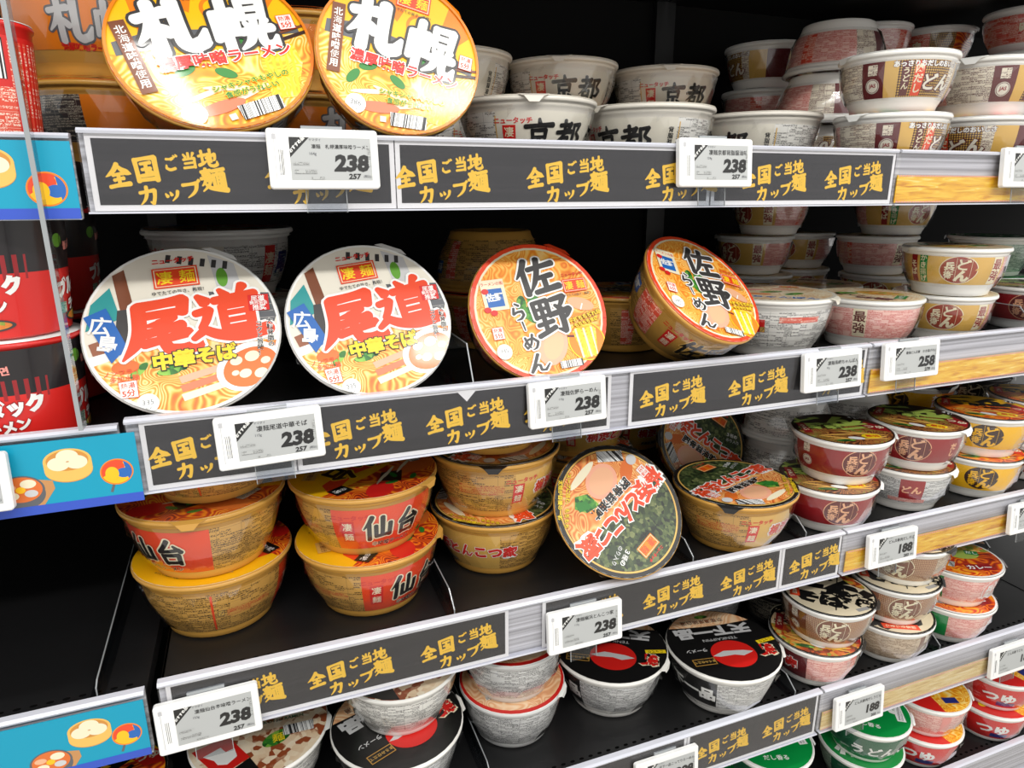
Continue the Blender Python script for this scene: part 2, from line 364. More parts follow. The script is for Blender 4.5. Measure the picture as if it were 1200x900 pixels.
def brush_geo(ch, extra=0.0, weight=1.0):
    key = (ch, extra, weight)
    if key in _BG: return _BG[key]
    allst = []; pieces = []
    for st in BR[ch].split('|'):
        P0 = [tuple(map(float, p.split(','))) for p in st.split()]
        P0 = [(x, y, w_*weight) for x, y, w_ in P0]; P_all = [[P0[0]]]
        for i in range(1, len(P0)):
            P_all[-1].append(P0[i])
            if i < len(P0)-1:
                a1 = math.atan2(P0[i][1]-P0[i-1][1], P0[i][0]-P0[i-1][0]); a2 = math.atan2(P0[i+1][1]-P0[i][1], P0[i+1][0]-P0[i][0])
                if abs((a2-a1+PI) % (2*PI)-PI) > .85: P_all.append([P0[i]])
        pieces += P_all
    for P in pieces:
        V = []; F = []
        pts = []
        for i in range(len(P)-1):
            p0 = P[max(i-1, 0)]; p1 = P[i]; p2 = P[i+1]; p3 = P[min(i+2, len(P)-1)]
            for k in range(5):
                t = k/5
                pts.append(tuple(.5*(2*b+(c-a)*t+(2*a-5*b+4*c-d)*t*t+(3*b-3*c+d-a)*t**3) for a, b, c, d in zip(p0, p1, p2, p3)))
        pts.append(P[-1])
        L = []; n = len(pts)
        for i, (x, y, w_) in enumerate(pts):
            a = pts[max(i-1, 0)]; b = pts[min(i+1, n-1)]; dx, dy = b[0]-a[0], b[1]-a[1]; d = math.hypot(dx, dy) or 1
            h = max(w_, 1.5)/2*1.12+extra
            L.append((x, y, -dy/d*h, dx/d*h, dx/d, dy/d, h))
        base = len(V)
        for x, y, nx, ny, *_ in L: V += [((x+nx)/100-.5, .5-(y+ny)/100), ((x-nx)/100-.5, .5-(y-ny)/100)]
        for i in range(n-1): F.append((base+2*i, base+2*i+1, base+2*i+3, base+2*i+2))
        for e, sg in ((0, -1), (n-1, 1)):                      # rounded, slightly slanted ends
            x, y, nx, ny, tx, ty, h = L[e]; c = len(V)
            for k in range(7):
                a = PI*k/6; V.append(((x+nx*math.cos(a)+sg*tx*h*math.sin(a)*.8)/100-.5, .5-(y+ny*math.cos(a)+sg*ty*h*math.sin(a)*.8)/100))
            F.append(tuple(range(c, c+7)) if sg > 0 else tuple(range(c, c+7))[::-1])
        out = []
        for f in F:
            a = sum(V[f[i]][0]*V[f[(i+1) % len(f)]][1]-V[f[(i+1) % len(f)]][0]*V[f[i]][1] for i in range(len(f)))
            out.append(tuple(f) if a > 0 else tuple(f)[::-1])
        allst.append((V, out))
    _BG[key] = allst; return allst

class Print:
    """layered flat artwork in a 2-D frame; put() maps it onto a surface"""
    def __init__(s, clip=None): s.L = []; s.z = 0; s.clip = clip
    def raw(s, V, F, mat, dz=1):
        if s.clip: V = [(x, y) if math.hypot(x, y) <= s.clip else (x*s.clip/math.hypot(x, y), y*s.clip/math.hypot(x, y)) for x, y in V]
        s.z += dz; s.L.append((V, F, mat, s.z)); return s
    def poly(s, pts, mat): return s.raw(pts, [tuple(range(len(pts)))], mat)
    def ell(s, cx, cy, rx, ry, mat, rot=0, n=36, a0=0, a1=360):
        c, q = math.cos(math.radians(rot)), math.sin(math.radians(rot)); P = []
        for i in range(n if a1-a0 >= 360 else n+1):
            a = math.radians(a0+(a1-a0)*i/n); x, y = rx*math.cos(a), ry*math.sin(a); P.append((cx+c*x-q*y, cy+q*x+c*y))
        return s.poly(P, mat)
    def rect(s, cx, cy, w_, h, mat, rot=0):
        c, q = math.cos(math.radians(rot)), math.sin(math.radians(rot))
        return s.poly([(cx+c*x-q*y, cy+q*x+c*y) for x, y in ((-w_/2, -h/2), (w_/2, -h/2), (w_/2, h/2), (-w_/2, h/2))], mat)
    def ring(s, r0, r1, mat, n=72, cx=0, cy=0):
        V = []; F = []
        for i in range(n):
            a = 2*PI*i/n; V += [(cx+r0*math.cos(a), cy+r0*math.sin(a)), (cx+r1*math.cos(a), cy+r1*math.sin(a))]
        for i in range(n): j = (i+1) % n; F.append((2*i, 2*i+1, 2*j+1, 2*j))
        return s.raw(V, F, mat)
    def seg(s, y0, mat, R=.985, up=True, wav=0, rot=0):
        """part of the disc above (or below) a slightly wavy line"""
        a = math.asin(max(-1, min(1, y0/R))); A = [a+(PI-2*a)*i/30 for i in range(31)] if up else [PI-a+(PI+2*a)*i/30 for i in range(31)]
        P = [(R*math.cos(t), R*math.sin(t)) for t in A]; x0, x1 = P[-1][0], P[0][0]
        P += [(x0+(x1-x0)*i/12, y0+wav*math.sin(i*PI/12)) for i in range(1, 12)]
        c, q = math.cos(math.radians(rot)), math.sin(math.radians(rot))
        return s.poly([(c*x-q*y, q*x+c*y) for x, y in P], mat)
    def _place(s, V, cx, cy, sz, rot, sx, sh=0):
        c, q = math.cos(math.radians(rot)), math.sin(math.radians(rot)); o = []
        for x, y in V:
            x, y = (x+sh*y)*sz*sx, y*sz; o.append((cx+c*x-q*y, cy+q*x+c*y))
        return o
    def text(s, body, cx, cy, sz, mat, rot=0, bold=.02, sx=1, out=None, ow=.06, vert=False, sh=0):
        if out:
            V, F = text_geo(body, bold+ow, vert); s.raw(s._place(V, cx, cy, sz, rot, sx, sh), F, out)
        V, F = text_geo(body, bold, vert); return s.raw(s._place(V, cx, cy, sz, rot, sx, sh), F, mat)
    def brush(s, ch, cx, cy, sz, mat, rot=0, out=None, ow=5, weight=1.25, sx=1):
        for e, m_ in ((ow, out), (0, mat)):
            if m_:
                for V, F in brush_geo(ch, e, weight): s.raw(s._place(V, cx, cy, sz, rot, sx), F, m_, .25)
        return s
    def flat(s, mb, sc, z, dz=.00003):
        for V, F, mat, l in s.L:
            P = [(x*sc, y*sc, z+l*dz) for x, y in V]; mb.add(P, F, mat, [(p[0], p[1]) for p in P])
    def front(s, mb, x0, z0, sc, y, dy=.00003):
        """onto an upright card facing -Y: art x -> X, art y -> Z"""
        for V, F, mat, l in s.L:
            P = [(x0+x*sc, y-l*dy, z0+q*sc) for x, q in V]; mb.add(P, F, mat, [(p[0], p[2]) for p in P])
    def wrap(s, mb, wall, deg, zc, dz=.00005, z_up=1):
        """round the side of a bowl; art in metres"""
        import bisect
        for V, F, mat, l in s.L:
            NV = []; NF = []; U = []
            xs = [p[0] for p in V]
            if not xs: continue
            for f in F:                                        # split long faces so they follow both curves of the wall
                polys = [[V[i] for i in f]]
                for ax, step in ((0, .0045), (1, .006)):
                    lo = min((p[ax] for P in polys for p in P), default=0); hi = max((p[ax] for P in polys for p in P), default=0)
                    k = math.floor(lo/step)+1
                    while k*step < hi:
                        cut = k*step; new = []
                        for P in polys:
                            A = []; B = []
                            for i in range(len(P)):
                                a, b = P[i], P[(i+1) % len(P)]
                                (A if a[ax] <= cut else B).append(a)
                                if (a[ax]-cut)*(b[ax]-cut) < 0:
                                    t = (cut-a[ax])/(b[ax]-a[ax]); c = (a[0]+t*(b[0]-a[0]), a[1]+t*(b[1]-a[1])); A.append(c); B.append(c)
                            if len(A) > 2: new.append(A)
                            if len(B) > 2: new.append(B)
                        polys = new; k += 1
                for P in polys:
                    b0 = len(NV)
                    for x, y in P:
                        r, z = wall(zc+y); th = math.radians(deg-90)+x/wall(zc)[0]
                        NV.append(((r+.00048+l*dz)*math.cos(th), (r+.00048+l*dz)*math.sin(th), z)); U.append((x, y))
                    NF.append(tuple(range(b0, len(NV))))
            if NF: mb.add(NV, NF, mat, U)

# ------------------------------------------------------------------ bowls
KIND = {}
def wall_fn(R, h, rb):
    def wall(z):
        t = max(0, min(1, (z-.006)/(h-.016)))
        return (rb+(R*.925-rb)*t+.0035*math.sin(PI*t)*R/.07, z)
    return wall
def bowl_parts(root, spec):
    R, h, rb = spec['R'], spec['h'], spec['rb']; body = spec.get('body', 'bowl_white')
    wall = wall_fn(R, h, rb)
    b = MB()
    prof = [(0, .006), (rb*.74, .0055), (rb*.82, .0002), (rb*.93, 0), (rb*.975, .0012)]
    prof += [wall(.006+(h-.016)*i/9) for i in range(10)]
    prof += [(R*.94, h-.0092), (R*.95, h-.0068), (R*.955, h-.005), (R*.985, h-.0046), (R, h-.0036), (R*1.002, h-.002), (R, h-.0006), (R*.985, h)]
    b.lathe(prof, body)
    b.lathe([(R*.985, h), (0, h-.0003)], body)
    b.build('bowl', root)
    # printed sleeve round the side
    s = MB(); z0, z1 = spec['band'][0]*h, spec['band'][1]*h
    for a0, a1, mat in spec['panels']:
        n = max(2, int((a1-a0)/5)); V = []; F = []; U = []
        m_ = 4
        for j in range(m_+1):
            r, z = wall(z0+(z1-z0)*j/m_)
            for i in range(n+1):
                th = math.radians(a0+(a1-a0)*i/n-90); V.append(((r+.00035)*math.cos(th), (r+.00035)*math.sin(th), z)); U.append((math.radians(a0+(a1-a0)*i/n)*R*.9, z))
        for j in range(m_):
            for i in range(n): k = j*(n+1)+i; F.append((k, k+1, k+n+2, k+n+1))
        s.add(V, F, mat, U, True)
    for fn, deg in spec.get('side', []):
        p = Print(); fn(p, z1-z0); p.wrap(s, wall, deg, (z0+z1)/2)
    s.build('printed_sleeve', root)
    # lid
    l = MB(); zl = h+.0002
    l.lathe([(R*.985, zl), (R*.992, zl+.0004), (R*.985, zl+.0008)], spec.get('lid_edge', 'white'))
    l.lathe([(R*.985, zl+.0008), (R*.5, zl+.0009), (0, zl+.001)], spec.get('lid_base', 'white'))
    p = Print(.986); spec['lid'](p); lr = math.radians(spec.get('lid_rot', 0)); c_, q_ = math.cos(lr), math.sin(lr)
    p.L = [([(c_*x-q_*y, q_*x+c_*y) for x, y in V], F, m_, z) for V, F, m_, z in p.L]; p.flat(l, R, zl+.0011)
    lo = l.build('lid', root)
    # pull tab of the lid, bent down over the rim
    ta = math.radians(spec.get('tab', 150)-90); c, q = math.cos(ta), math.sin(ta); t = MB()
    def P(u, r, z): return (r*c-u*q, r*q+u*c, z)
    V = [P(-.016, R*.985, zl+.0006), P(.016, R*.985, zl+.0006), P(.010, R*1.045, zl-.0015), P(-.010, R*1.045, zl-.0015), P(.005, R*1.055, zl-.007), P(-.005, R*1.055, zl-.007)]
    V2 = [(x, y, z+.0005) for x, y, z in V]
    t.add(V+V2, [(0, 1, 2, 3), (3, 2, 4, 5), (6, 9, 8, 7), (9, 11, 10, 8), (0, 3, 9, 6), (1, 7, 8, 2), (3, 5, 11, 9), (2, 8, 10, 4), (5, 4, 10, 11), (0, 6, 7, 1)], spec.get('lid_edge', 'white'))
    t.build('pull_tab', lo)
    # shrink film pulled tight from rim to foot, with its little gathered fins
    if spec.get('film', True):
        rnd = random.Random(spec['name']); f = MB(); N = 26; V = []; F = []
        for j, tt in enumerate((0, .33, .66, 1)):
            zz = .012+(h-.020)*tt
            for i in range(N):
                a = 2*PI*(i+.5*(j % 2))/N; rr = wall(zz)[0]+.0014+rnd.uniform(0, .0024)+.0008*tt; V.append((rr*math.cos(a), rr*math.sin(a), zz))
        for j in range(3):
            for i in range(N):
                A, B, Cc, D = j*N+i, j*N+(i+1) % N, (j+1)*N+(i+1) % N, (j+1)*N+i
                F += [(A, B, D), (B, Cc, D)] if j % 2 == 0 else [(A, B, Cc), (A, Cc, D)]
        f.add(V, F, 'wrap_film'); 
        for k in range(3):
            a = rnd.uniform(0, 2*PI); r = R*.97; zz = h-.008
            e = [(r*math.cos(a+d), r*math.sin(a+d), zz+dz_) for d, dz_ in ((-.12, -.004), (.12, -.003))]
            tip = (r*1.05*math.cos(a), r*1.05*math.sin(a), zz-.004); f.add(e+[tip, (e[0][0], e[0][1], e[0][2]-.008)], [(0, 1, 2), (0, 2, 3)], 'wrap_film')
        f.build('shrink_film', root)
def copy_thing(src):
    r = src.copy(); COL.objects.link(r)
    for ch in src.children:
        c = ch.copy(); COL.objects.link(c); c.parent = r
        for g in ch.children:
            d = g.copy(); COL.objects.link(d); d.parent = c
    return r
def bowl(kind, loc, label, rz=0, tilt=(0, 0), up=None, scale=1.0, flip=False, group=None, zs=1.0):
    """loc: base centre (x, y, z from the lens height). up=(normal, spin) for bowls stood on edge, loc then = lid centre"""
    sp = KIND[kind]
    if 'root' not in sp:
        root = bpy.data.objects.new('noodle_bowl', None); COL.objects.link(root); root.empty_display_size = .02
        bowl_parts(root, sp); sp['root'] = root; o = root
    else: o = copy_thing(sp['root'])
    tag(o, label, 'instant noodles', group or sp['group'])
    L = Vector(loc)+Vector((0, 0, ZUP))
    if up:
        n = Vector(up[0]).normalized(); u = (Vector((0, 0, 1))-n*n.z).normalized(); x = u.cross(n)
        M = Matrix((x, u, n)).transposed().to_4x4() @ Matrix.Rotation(math.radians(up[1]), 4, 'Z')
        M = M @ Matrix.Scale(scale, 4); M = M @ Matrix.Diagonal((1, 1, zs, 1)); M.translation = L-n*sp['h']*scale*zs
    else:
        M = Matrix.Rotation(tilt[0], 4, 'X') @ Matrix.Rotation(tilt[1], 4, 'Y')
        if flip: M = M @ Matrix.Translation((0, 0, sp['h']*scale+.0025)) @ Matrix.Rotation(PI, 4, 'X')
        M = M @ Matrix.Rotation(math.radians(rz), 4, 'Z') @ Matrix.Scale(scale, 4)
        M.translation += L
    o.matrix_world = M
    return o
def kind(name, group, **kw): KIND[name] = dict(name=name, group=group, **kw)

# ---- shared bits of artwork
def logo(p, cx, cy, s, rot=0, ground='orangered', ink='yellow', sub=True):
    c, q = math.cos(math.radians(rot)), math.sin(math.radians(rot))
    def at_(x, y): return cx+c*x*s-q*y*s, cy+q*x*s+c*y*s
    if sub: p.text('ニュータッチ', *at_(0, .78), .27*s, 'red', rot, .04)
    p.rect(cx, cy, 1.72*s, .92*s, ground, rot); p.rect(cx, cy, 1.60*s, .80*s, 'cream', rot); p.rect(cx, cy, 1.52*s, .74*s, ground, rot)
    p.text('凄', *at_(-.42, 0), .62*s, ink, rot, .03); p.text('麺', *at_(.42, 0), .62*s, ink, rot, .03)
    p.text('ゆでたての旨さ、再現！', *at_(0, -.66), .19*s, 'char', rot, .01)
def vlogo(p, cx, cy, s):
    p.text('ニュータッチ', cx+.2*s, cy+.86*s, .32*s, 'red', 0, .04)
    p.rect(cx, cy, .66*s, 1.3*s, 'red'); p.text('凄', cx, cy+.32*s, .5*s, 'cream', 0, .02); p.text('麺', cx, cy-.32*s, .5*s, 'cream', 0, .02)
def hot(p, cx, cy, s):
    p.rect(cx, cy, 1.05*s, 1.15*s, 'orangered'); p.rect(cx, cy, .97*s, 1.07*s, 'white')
    p.text('熱湯', cx, cy+.27*s, .4*s, 'orangered', 0, .02); p.text('5分', cx, cy-.22*s, .5*s, 'orangered', 0, .03)
def kcal(p, cx, cy, s, n):
    p.ell(cx, cy, s, s, 'white'); p.text(n, cx, cy+.1*s, .75*s, 'slate', 0, 0); p.text('kcal', cx, cy-.5*s, .35*s, 'slate', 0, 0)

# ---- lids
def lid_sapporo(p):
    p.ell(0, 0, .985, .985, 'noodle_miso'); p.seg(.05, 'yolk', wav=-.1)
    p.poly([(-.30, .93), (-.24, .55), (-.10, .42), (-.02, .62), (.02, .97)], 'orange'); p.poly([(.5, .82), (.42, .4), (.62, .3), (.80, .5), (.7, .68)], 'orange')
    p.rect(-.55, .48, .16, .42, 'orange'); p.seg(.1, 'char', R=.985, wav=.02) if False else None
    p.ell(.16, .44, .15, .15, 'orange'); p.ell(.16, .44, .11, .11, 'yolk')
    p.poly([(-.9, .18), (-.5, .26), (0, .2), (.5, .22), (.9, .12), (.9, .02), (0, .06), (-.9, .02)], 'slate')
    for x, y, a in ((-.35, -.25, 20), (.02, -.34, -30), (-.5, -.42, 60), (.3, .02, 10)): p.ell(x, y, .11, .055, 'green', a)
    for x, y, a in ((-.25, -.55, 15), (.0, -.52, -10), (.15, -.62, 20)): p.ell(x, y, .26, .03, 'cream', a)
    p.ell(-.15, -.72, .25, .07, 'meat', 10)
    p.poly([(.40, -.20), (.78, -.10), (.80, -.35), (.62, -.74), (.36, -.72)], 'noodle_bright')
    for i in range(5): p.poly([(.44+i*.075, -.18+i*.015), (.465+i*.075, -.18+i*.015), (.43+i*.055, -.72), (.405+i*.055, -.72)], 'yellow')
    p.rect(.78, -.02, .44, .04, 'dbrown', 12); p.rect(.78, .06, .44, .03, 'brown', 12)
    logo(p, .06, .74, .24)
    p.brush('札', -.33, .27, .66, 'white', 0, 'char', 5, 1.85); p.brush('幌', .36, .20, .64, 'white', -4, 'char', 5, 1.6)
    p.text('濃厚味噌ラーメン', .08, -.16, .165, 'red', 0, .035, 1, 'white', .05)
    p.rect(-.76, -.02, .15, .86, 'brown', 4); p.text('北海道味噌使用', -.76, -.02, .105, 'white', 4, .02, vert=True)
    p.text('シャキシャキもやしの', .22, -.48, .08, 'green', 6, .03, 1, 'yellow', .05); p.text('食感がうれしい', .2, -.58, .08, 'green', 6, .03, 1, 'yellow', .05)
    hot(p, .80, .16, .16); kcal(p, -.42, -.76, .12, '386'); p.rect(.22, -.80, .44, .17, 'barcode', 8)
    p.rect(-.08, -.86, .07, .07, 'lgrey', 8)
    p.ring(.955, .985, 'orange')
def lid_onomichi(p):
    p.ell(0, 0, .985, .985, 'white'); p.ell(0, 0, .96, .96, 'ivory')
    p.poly([(.30, .40), (.93, .30), (.96, .0), (.9, -.12), (.36, -.12)], 'slate')
    for i in range(5): p.rect(.66, .26-i*.085, .56, .012, 'grey', -4)
    p.poly([(.36, .86), (.62, .72), (.66, .38), (.40, .42)], 'lgrey'); p.ell(.47, .56, .06, .12, 'leaf')
    for i in range(6): p.rect(-.05+i*.115, .86-i*.03, .05, .10, 'char', -14)
    p.poly([(-.62, .72), (-.50, .78), (-.42, -.16), (-.56, -.16)], 'brown'); p.poly([(-.93, -.05), (-.72, .0), (-.66, -.28), (-.86, -.38)], 'wood')
    p.poly([(-.86, .40), (-.66, .58), (-.60, .2), (-.94, .1)], 'teal'); p.poly([(-.62, .30), (-.5, .3), (-.5, -.16), (-.7, -.16)], 'char')
    p.rect(-.02, -.12, 1.1, .05, 'char', 2); p.rect(.16, .45, .012, .5, 'lgrey')
    p.seg(-.20, 'white', up=False, wav=.10); p.seg(-.30, 'noodle_soy', R=.955, up=False, wav=.14)
    for x, y, a in ((-.28, -.36, 20), (-.15, -.42, -30), (-.22, -.48, 0), (-.5, -.42, 40)): p.ell(x, y, .12, .045, 'greens', a)
    p.ell(-.62, -.36, .13, .08, 'broth'); p.ell(.05, -.30, .16, .05, 'broth')
    for i in range(3): p.poly([(-.14, -.56-i*.10), (.32, -.48-i*.10), (.34, -.55-i*.10), (-.12, -.64-i*.10)], ('chashu', 'meat', 'cream')[i])
    p.ell(.58, -.56, .36, .27, 'white', 20); p.ell(.59, -.57, .30, .215, 'broth', 20)
    for x, y, r in ((.45, -.48, .05), (.62, -.45, .06), (.75, -.52, .04), (.52, -.64, .05), (.68, -.66, .055), (.42, -.62, .03)): p.ell(x, y, r*1.3, r, 'cream', 15)
    logo(p, .0, .62, .27)
    p.poly([(-.94, .26), (-.72, .34), (-.56, -.18), (-.66, -.22), (-.74, -.30)], 'blue'); p.text('広', -.80, .14, .22, 'white', -14, .03); p.text('島', -.75, -.07, .20, 'white', -14, .03)
    p.brush('尾', -.23, .04, .64, 'orangered', 0, 'white', 4.5, 1.75, 1.08); p.brush('道', .45, .10, .64, 'orangered', 0, 'white', 4.5, 1.6, 1.08)
    p.text('中華そば', .06, -.36, .20, 'yellow', 0, .05, 1.05, 'black', .05)
    p.rect(.80, .18, .22, .20, 'red', -4); p.text('尾道', .80, .235, .075, 'white', -4, .03); p.text('観光協会', .80, .18, .048, 'white', -4, .02); p.text('推奨', .80, .12, .075, 'white', -4, .03)
    p.text('大粒背脂の', .86, -.20, .07, 'black', -6, .02, out='white', ow=.04, vert=True); p.text('コクと旨味！', .74, -.26, .07, 'black', -6, .02, out='white', ow=.04, vert=True)
    p.text('ノンフライ', -.66, -.42, .07, 'orangered', 0, .01); p.text('多加水麺', -.64, -.49, .07, 'orangered', 0, .01)
    hot(p, -.62, -.62, .17); kcal(p, -.46, -.80, .105, '335')
def lid_sano(p):
    p.ell(0, 0, .985, .985, 'orangered'); p.ell(0, 0, .93, .93, 'cream'); p.ell(0, 0, .90, .90, 'noodle_sano')
    for i in range(26):
        a = i*2*PI/26; p.rect(.958*math.cos(a), .958*math.sin(a), .014, .05, 'red', math.degrees(a)+90) if i % 2 else None
    for x, y, a in ((-.18, .0, 30), (-.10, -.10, -20), (-.25, .12, 80), (-.05, .22, 45)): p.ell(x, y, .13, .07, 'greens', a)
    p.ell(.04, -.50, .30, .22, 'chashu', 60); p.ell(.06, -.50, .22, .14, 'salmon', 60)
    p.ell(.62, .02, .2, .09, 'salmon', -20); p.rect(.62, -.02, .1, .02, 'white', 60)
    p.ell(.56, -.52, .28, .28, 'yellow'); p.ell(.56, -.52, .265, .265, 'orange')
    p.poly([(.38, -.36), (.48, -.28), (.66, -.28), (.74, -.36), (.70, -.76), (.46, -.76)], 'noodle_bright')
    for i in range(5): p.rect(.44+i*.06, -.54, .03, .42, ('cream', 'yellow')[i % 2], 2)
    p.rect(.34, -.42, .1, .03, 'maroon', -8)
    p.rect(-.60, .30, .34, .44, 'cream'); p.rect(-.60, .26, .24, .26, 'blue'); p.text('佐野', -.60, .27, .12, 'white', 0, .04); p.text('ラーメンの街', -.6, .46, .055, 'red', 0, .01)
    for x, y in ((-.74, .1), (-.66, .05), (-.72, .36)): p.ell(x, y, .05, .04, 'red')
    p.brush('佐', .06, .50, .52, 'char', 4, 'white', 4.5, 1.3, 1.15); p.brush('野', .16, -.10, .54, 'char', 4, 'white', 4.5, 1.3, 1.1)
    p.brush('ら', -.33, .02, .25, 'char', 0, 'white', 7, 1.35, 1.1); p.brush('｜', -.30, -.19, .15, 'char', 8, 'white', 10, 1.5); p.brush('め', -.26, -.42, .25, 'char', 0, 'white', 7, 1.3, 1.1); p.brush('ん', -.22, -.72, .26, 'char', 0, 'white', 7, 1.3, 1.3)
    logo(p, .60, .30, .21)
    p.text('平打ちちぢれ麺', .62, -.17, .075, 'yellow', 10, .04, 1, 'brown', .05); p.text('もちもち食感', .62, -.25, .065, 'yellow', 10, .04, 1, 'brown', .05)
    hot(p, -.68, -.24, .15); kcal(p, -.66, -.50, .105, '345')
    p.rect(.24, -.80, .34, .10, 'barcode', 0)
def lid_yokohama(p):
    p.ell(0, 0, .985, .985, 'black'); p.ring(.90, .925, 'palegold'); p.ell(0, 0, .895, .895, 'noodle_yoko'); p.seg(-.02, 'seaweed', R=.895, rot=-6, wav=.06)
    p.ell(-.12, -.46, .30, .23, 'chashu', 10); p.ell(-.12, -.46, .24, .17, 'salmon', 10)
    p.poly([(.18, -.24), (.42, -.30), (.52, -.46), (.38, -.58), (.20, -.48)], 'greens'); p.poly([(.30, -.3), (.5, -.38), (.46, -.5), (.3, -.44)], 'green')
    p.ell(-.55, -.30, .2, .1, 'broth', 30); p.ell(.05, -.72, .3, .06, 'cream', 5)
    logo(p, .10, .64, .20, 0, 'orange', 'orangered')
    p.rect(.52, .40, .16, .3, 'sea', 20); p.text('３種の', .50, .50, .09, 'white', 16, .03); p.text('のり入り', .56, .40, .08, 'lgrey', 16, .02)
    n = '横浜とんこつ家'
    for i, ch in enumerate(n):
        x = -.77+i*.258; p.text(ch, x, .10-.10*(x*x), .335 if i in (0, 1, 6) else .315, 'orangered', -7*x, .055, .98, 'white', .055)
    p.text('豚骨醤油味', -.02, -.19, .155, 'black', 0, .04, 1.1, 'white', .05)
    p.text('スープに絡む、もちもち', .50, -.62, .075, 'yellow', 38, .03, 1, 'dbrown', .04); p.text('太麺が自慢の一杯', .58, -.70, .075, 'yellow', 40, .03, 1, 'dbrown', .04)
    p.rect(-.52, -.62, .42, .17, 'barcode', -38); hot(p, -.74, -.12, .15); p.ell(-.74, -.36, .09, .08, 'lgrey')
def lid_sendai(p):
    p.ell(0, 0, .985, .985, 'yolk'); p.seg(.10, 'spice', wav=.12)
    p.poly([(-.9, -.1), (-.3, .12), (.2, .0), (.9, .2), (.7, -.12), (.1, -.2), (-.5, -.25)], 'orangered')
    p.ell(.45, .62, .25, .17, 'red', 20); p.ell(-.4, .55, .3, .2, 'broth', -20); p.poly([(-.2, .5), (.1, .7), (.25, .45), (0, .3)], 'dbrown')
    for x, y, a in ((-.1, .75, 20), (.2, .62, -30), (.0, .5, 60)): p.ell(x, y, .09, .04, 'green', a)
    for i in range(4): p.ell(-.5+i*.22, .38+.05*(i % 2), .2, .022, 'cream', 18)
    p.brush('仙', -.22, -.16, .46, 'dbrown', 0, 'yellow', 5, 1.5); p.brush('台', .30, -.14, .46, 'dbrown', 0, 'yellow', 5, 1.4)
    logo(p, .0, -.66, .20); p.text('辛味噌ラーメン', .05, -.45, .12, 'red', 0, .04, 1, 'cream', .04)
    p.poly([(-.86, .0), (-.62, .12), (-.55, -.12), (-.8, -.22)], 'black'); p.poly([(.62, .34), (.86, .28), (.84, .08), (.6, .12)], 'black'); p.text('辛味', .73, .2, .1, 'white', -8, .02)
    p.rect(-.62, .34, .34, .15, 'barcode', 60); p.rect(.55, -.45, .3, .17, 'palegold', 30); p.text('熱湯5分', .55, -.45, .08, 'brown', 30, .02)
def lid_tenka(p):
    p.ell(0, 0, .985, .985, 'black'); p.seg(-.56, 'noodle_salmon', R=.965, up=False, wav=.05); p.ell(.05, -.80, .13, .05, 'greens')
    p.text('京都濃厚鶏白湯', .1, -.66, .12, 'brown', 0, .02, 1, 'cream', .04)
    p.text('天下一品', .02, -.36, .29, 'lgrey', 0, .06, 1.25); p.text('TENKAIPPIN', .0, -.12, .10, 'lgrey', 0, .0, 1.2)
    p.ell(-.05, .30, .40, .36, 'red'); p.poly([(-.42, .30), (-.25, .24), (.1, .20), (.34, .30), (.22, .34), (-.05, .33), (-.2, .38)], 'lgrey')
    p.text('新', -.66, .30, .30, 'red', 0, .05, 1, 'cream', .06); p.rect(-.78, .06, .36, .09, 'yellow', 10); p.text('こってり', -.78, .06, .07, 'black', 10, .02)
    p.text('ラーメン', .56, .12, .10, 'lgrey', 0, .03); p.rect(.55, .42, .40, .17, 'gold'); p.rect(.55, .42, .37, .14, 'black'); p.text('まろみ仕立て', .55, .42, .065, 'palegold', 0, .01)
def lid_kyoto(p):
    p.ell(0, 0, .985, .985, 'cream'); p.seg(-.1, 'noodle_soy', R=.95, up=False, wav=.1); p.brush('京', -.25, .25, .5, 'black'); p.brush('都', .3, .25, .5, 'black'); logo(p, 0, .72, .2)
def lid_chanpon(p):
    p.ell(0, 0, .985, .985, 'ivory'); p.ell(0, 0, .93, .93, 'noodle_cream')
    for x, y, a, m in ((-.3, .2, 20, 'pink'), (.2, .35, -20, 'chashu'), (.35, -.15, 50, 'greens'), (-.2, -.3, 0, 'orange'), (.0, .0, 30, 'greens')): p.ell(x, y, .2, .09, m, a)
    p.text('長崎ちゃんぽん', 0, -.6, .2, 'blue', 0, .04, 1, 'white', .05); logo(p, .3, .7, .18)
def lid_donbei(base, ink, rim, band, garnish, outl):
    def f(p):
        p.ell(0, 0, .985, .985, rim); p.ell(0, 0, .945, .945, base); p.seg(-.14, garnish, R=.945, up=False, wav=.16)
        p.ell(.35, .05, .5, .16, garnish, -16); p.ell(-.45, -.22, .36, .14, garnish, 20)
        p.poly([(.48, .62), (.93, .18), (.93, -.18), (.62, -.05), (.50, .22)], band); p.text('つゆ', .72, .14, .20, 'cream', -12, .04)
        for x, y, a_, l_ in ((-.1, -.36, 8, .5), (.28, -.28, -12, .45), (.1, -.62, 4, .6), (-.35, -.55, -16, .3), (.45, -.55, 22, .3)): p.ell(x, y, l_, .032, 'bamboo', a_)
        p.text('どん', -.14, .50, .52, ink, 4, .08, 1.5, outl, .03); p.text('兵衛', -.42, .12, .36, ink, 4, .06, 1.3, outl, .03)
        p.poly([(-.1, .26), (.62, .36), (.66, .29), (.1, .12)], ink); p.poly([(-.05, -.02), (.46, .12), (.5, .04), (.0, -.12)], ink)
        p.rect(-.76, .02, .17, .62, band, 0); p.text('うまい', -.76, .02, .12, 'cream', 0, .03, vert=True)
        p.ell(.40, -.46, .20, .13, 'yellow', 10); p.ell(.05, -.60, .16, .08, 'white', -10); p.text('最強', .42, -.46, .14, 'red', 0, .03); p.ell(-.2, -.74, .2, .06, 'greens', 8)
        p.rect(.52, .70, .22, .12, 'barcode', -40)
    return f
